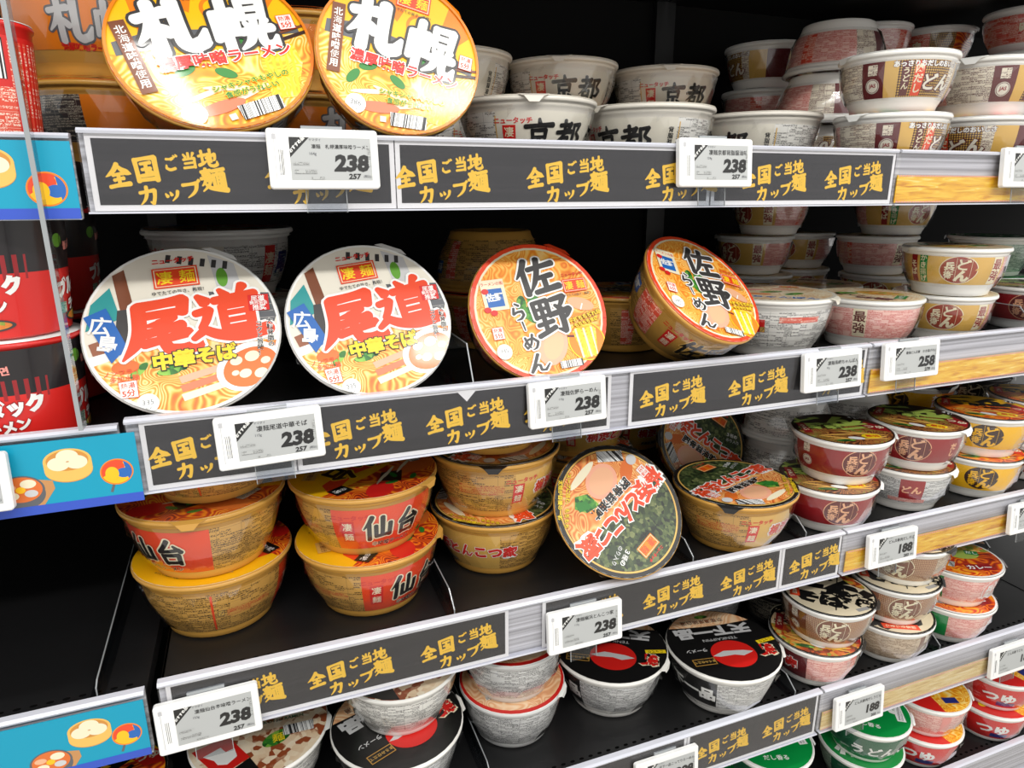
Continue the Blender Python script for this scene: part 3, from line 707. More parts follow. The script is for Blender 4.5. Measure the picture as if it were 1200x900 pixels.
def lid_saikyo(p):
    p.ell(0, 0, .985, .985, 'cream'); p.ell(0, 0, .94, .94, 'noodle_cream'); p.ell(-.1, -.3, .45, .3, 'tempura', 10); p.ell(.4, .1, .22, .14, 'greens', 30)
    p.text('最強', -.25, .5, .34, 'maroon', 0, .06, 1, 'cream', .05); p.text('どん兵衛', .35, .35, .2, 'dbrown', 0, .05); p.rect(-.6, .05, .2, .5, 'egreen', 8); p.text('かき揚げ', -.6, .05, .11, 'white', 8, .02, vert=True)
def lid_pink(p):
    p.ell(0, 0, .985, .985, 'white'); p.ell(0, 0, .94, .94, 'spice'); p.seg(.28, 'tempura', R=.94); p.ell(.2, .1, .35, .22, 'lightgreen', 10)
    p.rect(-.45, -.35, .5, .28, 'barcode', -25); p.rect(.3, -.5, .62, .26, 'crimson', 8); p.text('カレー', .3, -.5, .2, 'white', 8, .04); p.rect(.42, .2, .3, .2, 'egreen', -8); p.text('だし', .42, .2, .14, 'white', -8, .03)
def lid_midori(p):
    p.ell(0, 0, .985, .985, 'white'); p.ell(0, 0, .955, .955, 'egreen')
    p.text('うどん', -.04, .16, .50, 'white', 8, .07, 1.1); p.text('UDON', .0, -.30, .10, 'lightgreen', 0, .02)
    p.text('だし香る', -.05, -.58, .15, 'white', 0, .02); p.rect(.70, .1, .2, .62, 'white', 8); p.rect(.70, .1, .15, .55, 'barcode', 8)
def lid_akai(p):
    p.ell(0, 0, .985, .985, 'white'); p.ell(0, 0, .955, .955, 'red'); p.seg(-.25, 'noodle_miso', R=.955, rot=-60, wav=.06)
    p.text('つゆ', .12, .30, .66, 'lgrey', 20, .08, 1.35); p.rect(.44, -.42, .36, .20, 'navy', 20); p.ell(-.48, -.35, .15, .1, 'yellow', 20)
def lid_kumamoto(p):
    p.ell(0, 0, .985, .985, 'kumamoto'); p.seg(.42, 'topping', R=.97)
    p.poly([(-.92, .30), (-.80, .52), (.92, .30), (.96, .06)], 'dgreen'); p.text('熊本', -.55, .32, .20, 'yellow', -8, .05, 1, 'dgreen', .03); p.text('マー油豚骨', .22, .22, .19, 'white', -8, .05, 1.05)
    p.text('KUMAMOTO TONKOTSU RAMEN', .0, .05, .085, 'dgreen', -8, .02)
    p.poly([(-.94, -.1), (-.45, .02), (-.2, -.55), (-.62, -.74)], 'red'); p.poly([(-.8, -.26), (-.56, -.18), (-.5, -.3), (-.38, -.28), (-.36, -.45), (-.5, -.55), (-.62, -.5), (-.66, -.4)], 'white')
    p.poly([(-.62, -.76), (-.2, -.56), (-.05, -.98), (-.3, -.93)], 'black'); p.ell(.2, -.35, .22, .13, 'greens', 20); p.text('麺', .22, -.35, .18, 'yellow', 0, .05)
    p.rect(.52, -.28, .44, .20, 'barcode', -8)
def lid_salmon(p):
    p.ell(0, 0, .985, .985, 'red'); p.ell(0, .03, .94, .93, 'noodle_salmon'); p.ell(-.05, -.05, .17, .12, 'greens'); p.ell(.4, .1, .4, .25, 'salmon', 20); p.ell(-.4, .3, .4, .2, 'chashu', -10)
    p.rect(.2, -.44, .46, .17, 'barcode', 6); p.rect(-.38, -.48, .36, .15, 'print_white', 6); p.rect(-.08, -.24, .2, .05, 'orange', 80)
    p.text('熟成麺', .1, .55, .25, 'red', 0, .05, 1, 'cream', .05)
def lid_beige(p):
    p.ell(0, 0, .985, .985, 'black'); p.ell(0, 0, .94, .94, 'beige')
    p.text('どん', .06, .34, .62, 'black', -6, .12, 1.45); p.text('兵衛', .44, -.14, .46, 'black', -10, .09, 1.25); p.text('そば', -.16, -.38, .44, 'black', -4, .10, 1.3); p.seg(.70, 'topping', R=.94)
    p.rect(-.70, -.04, .20, .80, 'orangered', 2); p.text('つるつる食感', -.70, -.04, .11, 'cream', 2, .03, vert=True); p.ell(.55, .56, .28, .12, 'topping', -40); p.rect(.66, -.5, .3, .1, 'grey', 40); p.rect(-.1, .06, 1.0, .025, 'black', -6); p.rect(.18, .0, .025, 1.5, 'black', -4)
def lid_black(p):
    p.ell(0, 0, .985, .985, 'black'); p.ell(0, 0, .93, .93, 'noodle_salmon'); p.seg(-.2, 'black', R=.93, up=False, wav=.1); p.text('どん兵衛', 0, -.5, .3, 'white', 0, .05)

# ---- sleeves (art in metres, x to the right, y up; H = sleeve height)
def sd_title(chars, ink, out, size=.030, gap=.031, sub=None, lg=True, ox=0):
    def f(p, H):
        if lg: vlogo(p, -.042+ox, -.001, .020)
        for i, c in enumerate(chars):
            x = -.012+i*gap+ox
            if c in BR: p.brush(c, x, .002, size, ink, 0, out, 5, 1.35)
            else: p.text(c, x, .002, size, ink, 0, .06, 1, out, .05)
        if sub: p.text(sub, .004+ox, -H*.38, .0065, 'char', 0, .03, 1, 'cream', .03)
    return f
def sd_text(s_, ink, out, size, y=0, sx=1, x=0, vert=False, ground=None, gw=.01, gh=.01):
    def f(p, H):
        if ground: p.rect(x, y*H, gw, gh, ground)
        p.text(s_, x, y*H, size, ink, 0, .05, sx, out, .05, vert=vert)
    return f
def sd_vbox(s_, ground, w_, size, x=0, ink='cream'):
    def f(p, H): p.rect(x, 0, w_, H*.94, ground); p.text(s_, x, 0, size, ink, 0, .03, vert=True)
    return f
def sd_seal(ground, ink, s_='どん兵衛', r=.017):
    def f(p, H):
        p.ell(0, 0, r*1.30, H*.47, ink); p.ell(0, 0, r*1.24, H*.445, ground)
        for x in (-.0035, .0135): p.rect(x, 0, .0004, H*.80, ink)
        p.rect(-.010, 0, .012, .0004, ink); p.text(s_[0], .0050, H*.19, H*.40, ink, -6, .07, 1.05); p.text(s_[1], .0045, -H*.20, H*.40, ink, -6, .07, 1.1)
        p.text(s_[2], -.0108, H*.12, H*.29, ink, 0, .05); p.text(s_[3], -.0112, -H*.17, H*.29, ink, 0, .05)
    return f
def sd_jas(p, H):
    p.ell(0, -H*.16, .0075, .0075, 'ivory'); p.ring(.0062, .0068, 'maroon', 30, 0, -H*.16); p.text('JAS', 0, -H*.16, .0052, 'crimson', 0, .03); p.rect(0, H*.28, .010, H*.3, 'print_cream')
def sd_red(p, H): p.rect(0, 0, .016, H*.92, 'print_red')
def sd_recycle(p, H): p.rect(0, 0, .006, .007, 'char'); p.rect(0, 0, .005, .006, 'palegold'); p.text('プ', 0, 0, .005, 'char')

S1 = dict(R=.078, h=.073, rb=.054)          # wide ramen bowl
S2 = dict(R=.064, h=.062, rb=.046)          # udon bowl
kind('sapporo', 'miso ramen bowls with yellow and orange lids', **S1, body='bowl_gold', lid_edge='orange', lid=lid_sapporo, band=(.30, .84),
     panels=[(-75, 75, 'orange'), (75, 150, 'print_gold'), (150, 210, 'print_goldred'), (210, 285, 'print_dark')],
     side=[(sd_title('札幌', 'lgrey', 'slate', .034, .035, None, False), 0), (sd_text('濃厚味噌ラーメン', 'red', None, .006, -.44), 0)])
kind('onomichi', 'white topped chuka soba bowls', **S1, body='bowl_white', lid_edge='white', lid=lid_onomichi, band=(.22, .80),
     panels=[(-180, -90, 'print_white'), (-90, -34, 'ivory'), (-34, 34, 'ivory'), (34, 180, 'print_white')],
     side=[(sd_title('尾道', 'orangered', 'white'), 0), (sd_vbox('凄麺', 'red', .014, .013), 75), (sd_text('尾', 'navy', None, .025), 95), (sd_vbox('凄麺', 'red', .014, .013), -110)])
kind('sano', 'orange ramen bowls with red rims', **S1, body='bowl_gold', lid_edge='orangered', lid=lid_sano, band=(.14, .82),
     panels=[(-180, -60, 'print_gold'), (-60, 60, 'gold'), (60, 180, 'print_gold')],
     side=[(sd_title('佐野', 'black', 'palegold'), 0), (sd_red, 78), (sd_red, -62), (sd_red, -76), (sd_red, -125), (sd_text('佐野', 'white', None, .010, .2, 1, 0, False, 'blue', .022, .016), -100), (sd_recycle, -92)])
kind('kyoto', 'white bowls lettered in black brush strokes', **{**S1, 'h': .070}, body='bowl_cream', lid_edge='bowl_cream', lid=lid_kyoto, band=(.08, .80), tab=-12,
     panels=[(-180, -44, 'print_white'), (-44, 62, 'ivory'), (62, 180, 'print_white')],
     side=[(sd_title('京都', 'black', None, .031, .035), 4), (sd_vbox('背脂醤油味', 'ivory', .007, .0062, 0, 'black'), 56), (sd_text('', 'gold', None, .01, 0, 1, 0, False, 'palegold', .0012, .042), 64), (sd_text('', 'gold', None, .01, 0, 1, 0, False, 'palegold', .0012, .042), -44),
           (sd_text('', 'red', None, .01, -.36, 1, 0, False, 'print_red', .030, .008), -62), (sd_text('', 'red', None, .01, -.36, 1, 0, False, 'print_red', .030, .008), 132), (sd_vbox('凄麺', 'red', .011, .010), 160)])
kind('sendai', 'spicy miso bowls with yellow and red lids', **S1, lid_rot=215, body='bowl_gold', lid_edge='bowl_gold', lid=lid_sendai, band=(.14, .82), tab=40,
     panels=[(-180, -100, 'print_gold'), (-100, -44, 'print_gold'), (-44, 52, 'orangered'), (52, 120, 'print_gold'), (120, 180, 'orangered')],
     side=[(sd_title('仙台', 'black', 'cream', .030, .032, '辛味噌ラーメン'), 4), (sd_text('', 'red', None, .01, -.02, 1, 0, False, 'print_goldred', .045, .009), -76), (sd_text('', 'red', None, .01, 0, 1, 0, False, 'orangered', .002, .046), -106), (sd_recycle, -100)])
kind('yokohama', 'pork and soy ramen bowls with black rims and seaweed lids', **S1, body='bowl_gold', lid_edge='black', lid=lid_yokohama, band=(.14, .82), tab=-60,
     panels=[(-180, -96, 'print_gold'), (-96, -40, 'print_gold'), (-40, 66, 'palegold'), (66, 180, 'print_gold')],
     side=[(sd_title('横浜とんこつ家', 'red', 'white', .0165, .0168, '豚骨醤油味'), 0), (sd_text('', 'red', None, .01, .12, 1, 0, False, 'print_goldred', .052, .012), -72), (sd_recycle, -100)])
kind('tenka', 'black lidded ramen bowls with a red disc', **S1, lid_rot=172, body='bowl_white', lid_edge='bowl_white', lid=lid_tenka, band=(.22, .84), tab=60,
     panels=[(-180, -140, 'print_white'), (-140, -40, 'black'), (-40, 60, 'print_grey'), (60, 180, 'black')],
     side=[(sd_text('天下一品', 'white', None, .021, 0, 1.1), -80), (sd_text('天下一品', 'white', None, .021, 0, 1.1), 120)])
kind('kumamoto', 'pork ramen bowls with cream and red lids', **S1, body='bowl_white', lid_edge='white', lid=lid_kumamoto, band=(.20, .84), tab=70,
     panels=[(-180, -60, 'print_green'), (-60, 60, 'print_white'), (60, 180, 'print_green')], side=[(sd_text('熊本', 'dgreen', 'white', .02), -90), (sd_text('熊本', 'dgreen', 'white', .02), 90)])
kind('salmon', 'salmon coloured noodle bowls', **{**S1, 'R': .069, 'h': .068, 'rb': .05}, body='bowl_grey', lid_edge='white', lid=lid_salmon, band=(.16, .86), tab=60,
     panels=[(-180, 60, 'print_grey'), (60, 120, 'print_pink'), (120, 180, 'print_grey')], side=[(sd_text('熟成麺', 'red', 'white', .016), 90)])
kind('chanpon', 'cream noodle bowls with printed white sides', **S1, body='bowl_white', lid_edge='ivory', lid=lid_chanpon, band=(.20, .82), tab=70,
     panels=[(-180, 180, 'print_white')], side=[(sd_text('', 'red', None, .01, .1, 1, 0, False, 'red', .014, .016), -10), (sd_text('', 'red', None, .01, .28, 1, 0, False, 'print_red', .05, .007), 30), (sd_recycle, -6)])
kind('nikudashi', 'brown and white beef broth udon bowls', **S2, body='bowl_white', lid_edge='white', lid=lid_donbei('dbrown', 'cream', 'white', 'red', 'udon_dark', 'maroon'), band=(.24, .84), tab=-48,
     panels=[(-180, -76, 'print_pink'), (-76, -26, 'print_cream'), (-26, -2, 'maroon'), (-2, 12, 'palegold'), (12, 72, 'gold_dots'), (72, 84, 'print_cream'), (84, 110, 'palegold'), (110, 150, 'maroon'), (150, 180, 'print_cream')],
     side=[(sd_jas, -14), (sd_text('あっさりおだしのおいしさ', 'white', 'maroon', .0066, .40), 46), (sd_vbox('肉だし', 'orangered', .0105, .0098), 33), (sd_vbox('うどん', 'maroon', .008, .0075), 20), (sd_text('どん', 'ivory', 'maroon', .018, -.10, 1.1), 58), (sd_red, -120)])
SAI = dict(**S2, body='bowl_white', lid_edge='white', lid=lid_saikyo, band=(.26, .88))
kind('saikyo', 'cream and gold soba bowls lettered in red', **SAI, tab=-62,
     panels=[(-180, -84, 'print_pink'), (-84, -46, 'palegold'), (-46, 64, 'palegold'), (64, 180, 'print_pink')],
     side=[(sd_vbox('かき揚げ', 'egreen', .0105, .0088), -38), (sd_vbox('そば', 'crimson', .0095, .010), -52), (sd_seal('sealred', 'cream'), 4), (sd_vbox('最強', 'cream', .015, .0145, 0, 'crimson'), 52), (sd_vbox('最強', 'cream', .015, .0145, 0, 'maroon'), -170), (sd_vbox('だし', 'print_red', .009, .009), 110)])
kind('redudon', 'dark red udon bowls with green lettered lids', **S2, body='bowl_white', lid_edge='white', lid=lid_donbei('dbrown', 'lightgreen', 'dbrown', 'crimson', 'udon_dark', 'sea'), band=(.24, .90), tab=70,
     panels=[(-180, -84, 'print_grey'), (-84, -44, 'crimson'), (-44, 72, 'crimson'), (72, 112, 'print_cream'), (112, 180, 'print_grey')],
     side=[(sd_seal('maroon', 'salmon'), 4), (sd_jas, -64), (sd_text('だし', 'salmon', None, .010, 0, 1, 0, True), 56)])
kind('greyudon', 'dark red udon bowls with green lettered lids', **S2, body='bowl_white', lid_edge='white', lid=lid_donbei('crimson', 'lightgreen', 'dbrown', 'crimson', 'udon_dark', 'sea'), band=(.24, .90), tab=70,
     panels=[(-180, 180, 'print_grey')], side=[(sd_text('', 'red', None, .01, .05, 1, 0, False, 'crimson', .030, .030), 14), (sd_text('どん', 'salmon', None, .012, .05, 1.1), 14), (sd_text('', 'red', None, .01, -.38, 1, 0, False, 'print_pink', .05, .006), 10)])
kind('curry', 'yellow curry udon bowls', **S2, body='bowl_white', lid_edge='black', lid=lid_donbei('yolk', 'black', 'black', 'red', 'spice', None), band=(.24, .90), tab=70,
     panels=[(-180, -84, 'print_gold'), (-84, 72, 'yolk'), (72, 180, 'orange')], side=[(sd_seal('dbrown', 'yolk'), 4), (sd_text('カレー', 'white', 'red', .011, 0, 1, 0, True), 62)])
kind('brownsoba', 'brown soba bowls with beige lids', **S2, body='bowl_white', lid_edge='black', lid=lid_beige, band=(.18, .90), tab=80,
     panels=[(-180, -60, 'print_brown'), (-60, -28, 'brown'), (-28, 60, 'brown_dots'), (60, 180, 'print_brown')], side=[(sd_jas, -46), (sd_seal('brown', 'cream'), 8)])
kind('redsoba', 'red and brown udon bowls with topping lids', **S2, body='bowl_white', lid_edge='black', lid=lid_donbei('noodle_cream', 'black', 'black', 'crimson', 'topping', None), band=(.20, .90), tab=80,
     panels=[(-180, -84, 'brown_dots'), (-84, -46, 'crimson'), (-46, -8, 'maroon'), (-8, 70, 'print_pink'), (70, 180, 'brown_dots')], side=[(sd_text('肉', 'red', 'white', .02, 0), -30), (sd_red, 62)])
kind('pinksoba', 'pink udon bowls with green and orange lids', **S2, body='bowl_white', lid_edge='dbrown', lid=lid_pink, band=(.20, .90), tab=80,
     panels=[(-180, -70, 'print_green'), (-70, -36, 'egreen'), (-36, 180, 'print_pink')], side=[(sd_seal('pink', 'white'), 40)])
kind('midori', 'green udon bowls', **S2, body='bowl_white', lid_edge='white', lid=lid_midori, band=(.12, .90), tab=90,
     panels=[(-180, -110, 'print_green'), (-110, 100, 'dgreen'), (100, 180, 'print_green')], side=[(sd_text('うどん', 'white', None, .020, -.06, 1.15), 10)])
kind('akai', 'red and white udon bowls', **S2, body='bowl_white', lid_edge='white', lid=lid_akai, band=(.14, .90), tab=90,
     panels=[(-180, -70, 'print_pink'), (-70, 40, 'red'), (40, 90, 'print_pink'), (90, 180, 'red')], side=[(sd_text('つゆ', 'white', None, .021, 0, 1.2), -30), (sd_text('', 'white', None, .008, -.3, 1, .004, False, 'navy', .028, .010), -22)])
kind('akai_pale', 'red and white udon bowls', **S2, body='bowl_white', lid_edge='white', lid=lid_akai, band=(.14, .90), tab=90,
     panels=[(-180, 180, 'print_pink')], side=[(sd_text('つゆ', 'red', None, .021, 0, 1.2), -80), (sd_text('', 'red', None, .01, 0, 1, 0, False, 'pink', .014, .038), 20)])
kind('blackudon', 'black udon bowls', **S2, body='bowl_black', lid_edge='black', lid=lid_black, band=(.18, .90), tab=80,
     panels=[(-180, 180, 'print_dark')], side=[(sd_seal('black', 'cream'), 0), (sd_text('', 'red', None, .01, 0, 1, 0, False, 'red', .014, .02), 60)])
kind('tempura', 'tempura topped noodle bowls', **S2, body='bowl_white', lid_edge='white', lid=lambda p: (p.ell(0, 0, .985, .985, 'yolk'), p.ell(0, 0, .93, .93, 'tempura')), band=(.2, .9), tab=80,
     panels=[(-180, 180, 'print_white')], side=[])
kind('silver', 'white bowls with grey printed sides stored upside down', **S2, body='bowl_white', lid_edge='white', lid=lid_donbei('slate', 'white', 'white', 'red', 'udon_dark', None), band=(.28, .86), tab=80,
     panels=[(-180, -60, 'print_white'), (-60, -36, 'crimson'), (-36, 180, 'print_white')], side=[(sd_vbox('兵衛', 'maroon', .013, .013), -50), (sd_vbox('だし', 'crimson', .006, .008), 60)])
kind('redback', 'red noodle bowls', **S2, body='bowl_white', lid_edge='white', lid=lid_akai, band=(.2, .88), tab=80,
     panels=[(-180, 0, 'print_red'), (0, 40, 'gold_dots'), (40, 180, 'spice')], side=[(sd_text('肉', 'cream', 'red', .016), -20), (sd_text('', 'red', None, .01, -.3, 1, 0, False, 'print_pink', .04, .010), 20)])
# ------------------------------------------------------------------ the shelving
RT = dict(A=.0463, B=-.1744, C=-.4227, D=-.6673, E=-.909)      # top of each price rail, from the lens height
RB = dict(A=-.0124, B=-.2384, C=-.4857, D=-.738, E=-.980)      # its bottom
BD = dict(A=.0243, B=-.1964, C=-.4327, D=-.6773, E=-.919)      # the board the goods stand on
NTH = dict(T='top', A='upper', B='middle', C='lower', D='second lowest', E='lowest')
DEPTH = .50
def shelf(lv, x0, x1, side, dz=0.0, holes=True):
    t = thing('shelf', f'{NTH[lv]} black metal shelf with clear price rail, {side} bay', 'shelf', ((x0+x1)/2, 0, BD[lv]+ZUP), 0, 'gondola shelves')
    b = MB(); cx = (x0+x1)/2; z = 0
    b.box(x0-cx, x1-cx, .004, DEPTH, -.016, 0, 'shelf_black')
    b.box(x0-cx, x1-cx, .004, .018, -.034, -.016, 'shelf_black')
    if holes:
        n = int((x1-x0)/.0125)
        for i in range(n):
            x = x0-cx+.008+i*.0125; P = [(x+.0032*math.cos(a*PI/4), .019+.0019*math.sin(a*PI/4), .0004) for a in range(8)]
            b.add(P, [tuple(range(8))], 'hole_black')
        for xs in (x0+.0005, x0+(x1-x0)*.5 if side != 'middle' else x0+.0005): b.box(xs-cx, xs-cx+.0016, .004, DEPTH, .0001, .0006, 'hole_black')
    b.build('board', t)
    zt, zb = RT[lv]-BD[lv]+dz, RB[lv]-BD[lv]+dz
    r = MB()
    r.extrude_x([(.0036, zt-.001), (.0036, zb), (.0012, zb), (.0012, zt-.001)], x0-cx, x1-cx, 'rail_grey'); r.extrude_x([(.0036, zb-.0001), (-.0052, zb-.0008), (-.0052, zb+.0004), (.0011, zb+.0008)], x0-cx, x1-cx, 'rail_lip')
    ro = r.build('price_rail', t)
    l = MB(); l.extrude_x([(.0036, zt-.001), (.0012, zt-.0012), (-.0050, zt-.0030), (-.0058, zt-.0010), (-.0030, zt+.0008), (.0036, zt+.0010)], x0-cx, x1-cx, 'rail_lip')
    l.build('rail_lip', ro)
    c = MB(); c.box(x0-cx, x1-cx, -.0048, -.0044, zb+.0012, zt-.002, 'clear_sheet'); c.build('clear_cover', ro)
    return t
for lv in 'ABCDE':
    shelf(lv, -.80, -.1135 if lv != 'C' else -.127, 'left', -.004)
    shelf(lv, -.1085 if lv != 'C' else -.116, .6845, 'middle')
    shelf(lv, .6885, 1.75, 'right', 0)
RT['T'] = .335; RB['T'] = .275; BD['T'] = .322
for x0, x1, s in ((-.80, -.1135, 'left'), (-.1085, .6845, 'middle'), (.6885, 1.75, 'right')): shelf('T', x0, x1, s, 0, False)
def struct(name, mb): o = mb.build(name); o['kind'] = 'structure'; o.location.z = ZUP; return o
m = MB(); m.box(-.80, 1.75, DEPTH+.002, DEPTH+.03, -1.33, .9, 'back_black')
for x in (-.111, .6865): m.box(x-.018, x+.018, DEPTH-.012, DEPTH+.002, -1.33, .9, 'shelf_black')
struct('wall_back', m)
pm('floor_tile', (196, 192, 184), .35)
m = MB(); m.box(-2.5, 3.5, -3.0, DEPTH+.03, -1.36, -1.35, 'floor_tile'); struct('floor', m)
m = MB(); m.box(-.80, 1.75, .004, DEPTH, -1.349, -1.25, 'shelf_black'); struct('trim_1', m)

# ---- promotional cards in the rails
def phrase(p, cx, cz, s=1.0, rot=5.5):
    c, q = math.cos(math.radians(rot)), math.sin(math.radians(rot))
    def at_(x, y): return cx+(c*x-q*y)*s, cz+(q*x+c*y)*s
    for ch, x, y, sz in (('全', -.0315, .0015, .0185), ('国', -.0110, .0050, .0195), ('ご', .0070, .0075, .0125), ('当', .0210, .0085, .0125), ('地', .0350, .0090, .0145),
                         ('カ', -.0140, -.0150, .0150), ('ッ', .0030, -.0150, .0135), ('プ', .0180, -.0130, .0150), ('麺', .0360, -.0080, .0195)):
        p.brush(ch, *at_(x, y), sz*s, 'card_gold', rot, None, 0, 1.85)
def promo(lv, x0, x1, centres, label, frame=.0040, dy=0.0, zt=None, dark=None):
    t = thing('promo_card', label, 'shelf card', ((x0+x1)/2, -.0016-dy, BD[lv]+ZUP), 0, 'black and gold regional cup noodle cards')
    cx = (x0+x1)/2; z1 = RT[lv]-BD[lv]-.0022; z0 = RB[lv]-BD[lv]+.0010
    a = MB(); a.box(x0-cx, x1-cx, -.0008, 0, z0, z1, 'card_white'); a.build('white_border', t)
    b = MB(); b.box(x0-cx+frame, x1-cx-frame, -.0011, -.0007, z0+frame*1.1, z1-frame, 'card_black'); bo = b.build('black_panel', t)
    g = MB(); p = Print()
    for c in centres: phrase(p, c-cx, (z0+z1)/2-.001, .95)
    p.front(g, 0, 0, 1, -.0011, .00001)
    if g.v: g.build('gold_lettering', bo)
    return t
promo('A', -.1045, .1203, [-.056, .055], 'black and gold card on the upper rail, beneath the two large orange lids')
promo('A', .1213, .4385, [.159, .278, .401], 'longest black and gold card on the upper rail, under the white bowls')
promo('A', .4405, .6830, [.515, .623], 'black and gold card at the right end of the upper rail, below white printed bowls')
promo('B', -.0985, .0200, [-.057], 'short black and gold card on the middle rail, under the leftmost white lid')
promo('B', .0215, .3345, [.072, .177, .276], 'black and gold card with a white notch, under the second white lid')
promo('B', .3565, .6810, [.407, .520, .636], 'black and gold card on the middle rail below the tilted orange bowl')
promo('C', -.1100, .2205, [-.055, .050, .162], 'black and gold card on the lower rail, in front of the empty black board')
promo('C', .2600, .5855, [.315, .425, .533], 'black and gold card on the lower rail, under the upright seaweed lid')
promo('C', .5865, .6825, [.638], 'shortest black and gold card, ending the lower rail beside the yellow noodle card')
promo('D', -.1050, .4640, [-.04, .07, .18, .29, .40], 'black and gold card on the bottom visible rail, mostly below the picture')
promo('D', .4650, .6805, [.519, .625], 'black and gold card on the bottom visible rail, under the two black lidded bowls')
# small white arrow notch of the middle card
m = MB(); m.add([(.168, -.0032, RT['B']-.0035), (.190, -.0032, RT['B']-.0035), (.179, -.0032, RT['B']-.0155)], [(0, 2, 1)], 'card_white'); o = m.build('arrow_sticker'); o.location.z = ZUP
tag(o, 'small white triangle pointing down on the middle black card', 'sticker')

# ---- noodle picture cards of the right bay
def noodle_card(lv, x0, x1, label, mat='noodle_card'):
    t = thing('noodle_card', label, 'shelf card', ((x0+x1)/2, -.0012, BD[lv]+ZUP), 0, 'noodle picture strips on the right bay')
    cx = (x0+x1)/2; z0 = RB[lv]-BD[lv]+.002; z1 = z0+.030
    a = MB(); a.box(x0-cx, x1-cx, -.0012, 0, z0, z1, mat); a.build('picture_strip', t)
    b = MB()
    for z in (z0+.0008, z1-.0008):
        n = int((x1-x0)/.0042)
        for i in range(n): x = x0-cx+.002+i*.0042; b.box(x, x+.0028, -.0016, -.0011, z-.0007, z+.0007, 'edge_pink')
    b.build('dotted_edge', t)
for lv, x0, lab, mt in (('A', .690, 'yellow noodle strip at the right end of the upper rail', 'noodle_card'), ('B', .692, 'yellow noodle strip on the middle rail behind the 258 tag', 'noodle_card'),
                        ('C', .694, 'yellow noodle strip on the lower rail behind the first 188 tag', 'noodle_card'), ('D', .692, 'pale faded noodle strip on the bottom visible rail', 'noodle_card_pale')):
    noodle_card(lv, x0, 1.74, lab, mt)

# ---- turquoise cards of the left bay
def steamer(p, x, y, s):
    p.ell(x, y-.35*s, s, .62*s, 'bamboo_dark'); p.rect(x, y-.1*s, 2*s, .5*s, 'bamboo'); p.ell(x, y-.35*s, .99*s, .58*s, 'bamboo'); p.ell(x, y+.12*s, s, .62*s, 'bamboo'); p.ell(x, y+.14*s, .88*s, .52*s, 'bamboo_dark')
    for dx, dy in ((-.38, .0), (.36, .02), (.02, .34)): p.ell(x+dx*s, y+dy*s, .46*s, .34*s, 'cream')
    p.ell(x, y+.08*s, .07*s, .03*s, 'tan')
def swirl(p, x, y, s):
    p.poly([(x-.30*s, y-.7*s), (x-.10*s, y-.62*s), (x-.42*s, y-1.5*s), (x-.58*s, y-1.45*s)], 'slate')
    p.ell(x, y, 1.04*s, .96*s, 'orange', 10); p.ell(x, y, .94*s, .87*s, 'yolk')
    p.ell(x, y, .94*s, .87*s, 'orangered', 0, 36, 55, 200); p.ell(x, y, .94*s, .87*s, 'blue', 0, 36, -45, 60)
    p.ell(x+.05*s, y+.38*s, .46*s, .44*s, 'orangered'); p.ell(x+.42*s, y-.12*s, .45*s, .36*s, 'blue'); p.ell(x-.30*s, y-.1*s, .42*s, .50*s, 'yolk')
def pot(p, x, y, s):
    p.poly([(x-1.3*s, y-.7*s), (x-.6*s, y-1.15*s), (x+.8*s, y-1.1*s), (x+1.5*s, y-.1*s), (x+1.45*s, y+.35*s), (x+.8*s, y+.5*s)], 'tan')
    p.ell(x, y-.22*s, 1.06*s, .86*s, 'slate'); p.ell(x, y, 1.06*s, .80*s, 'slate'); p.ell(x, y+.03*s, .95*s, .70*s, 'broth')
    p.ell(x+.35*s, y+.32*s, .36*s, .24*s, 'cream'); p.ell(x-.45*s, y-.28*s, .32*s, .22*s, 'cream'); p.ell(x+.42*s, y-.22*s, .30*s, .20*s, 'lgrey'); p.ell(x-.5*s, y+.2*s, .3*s, .18*s, 'salmon'); p.ell(x-.02*s, y+.02*s, .22*s, .18*s, 'yolk')
def blue_card(lv, x1, items, label):
    x0 = x1-.42; t = thing('food_picture_card', label, 'shelf card', (x1, -.0066, BD[lv]+ZUP), 0, 'turquoise cards with food drawings')
    z1 = RT[lv]-BD[lv]-.009; z0 = RB[lv]-BD[lv]-.004
    a = MB(); a.box(-.42, 0, -.0012, 0, z0, z1, 'card_teal'); a.box(-.42, 0, -.0015, -.0010, z0, z0+.0075, 'card_blue'); a.build('turquoise_sheet', t)
    for nm, fn, x, y, s in items:
        p = Print(); fn(p, x, (z0+z1)/2+y, s); g = MB(); p.front(g, 0, 0, 1, -.0013, .00002); g.build(nm, t)
blue_card('A', -.1130, [('steamer_picture', steamer, -.052, .010, .0165), ('swirl_picture', swirl, -.0185, -.006, .0125)], 'turquoise card left of the upper rail, with steamer and swirl fan')
blue_card('B', -.1015, [('steamer_picture', steamer, -.0490, .010, .0165), ('swirl_picture', swirl, -.0165, -.002, .0115), ('stone_pot_picture', pot, -.083, -.008, .0150)], 'turquoise card on the middle left rail, with steamer, swirl fan and stone pot')
blue_card('C', -.1280, [('steamer_picture', steamer, -.044, .010, .0165), ('swirl_picture', swirl, -.0165, -.002, .0115), ('stone_pot_picture', pot, -.076, -.012, .0150)], 'turquoise card on the lower left rail, beside the tag at the empty board')

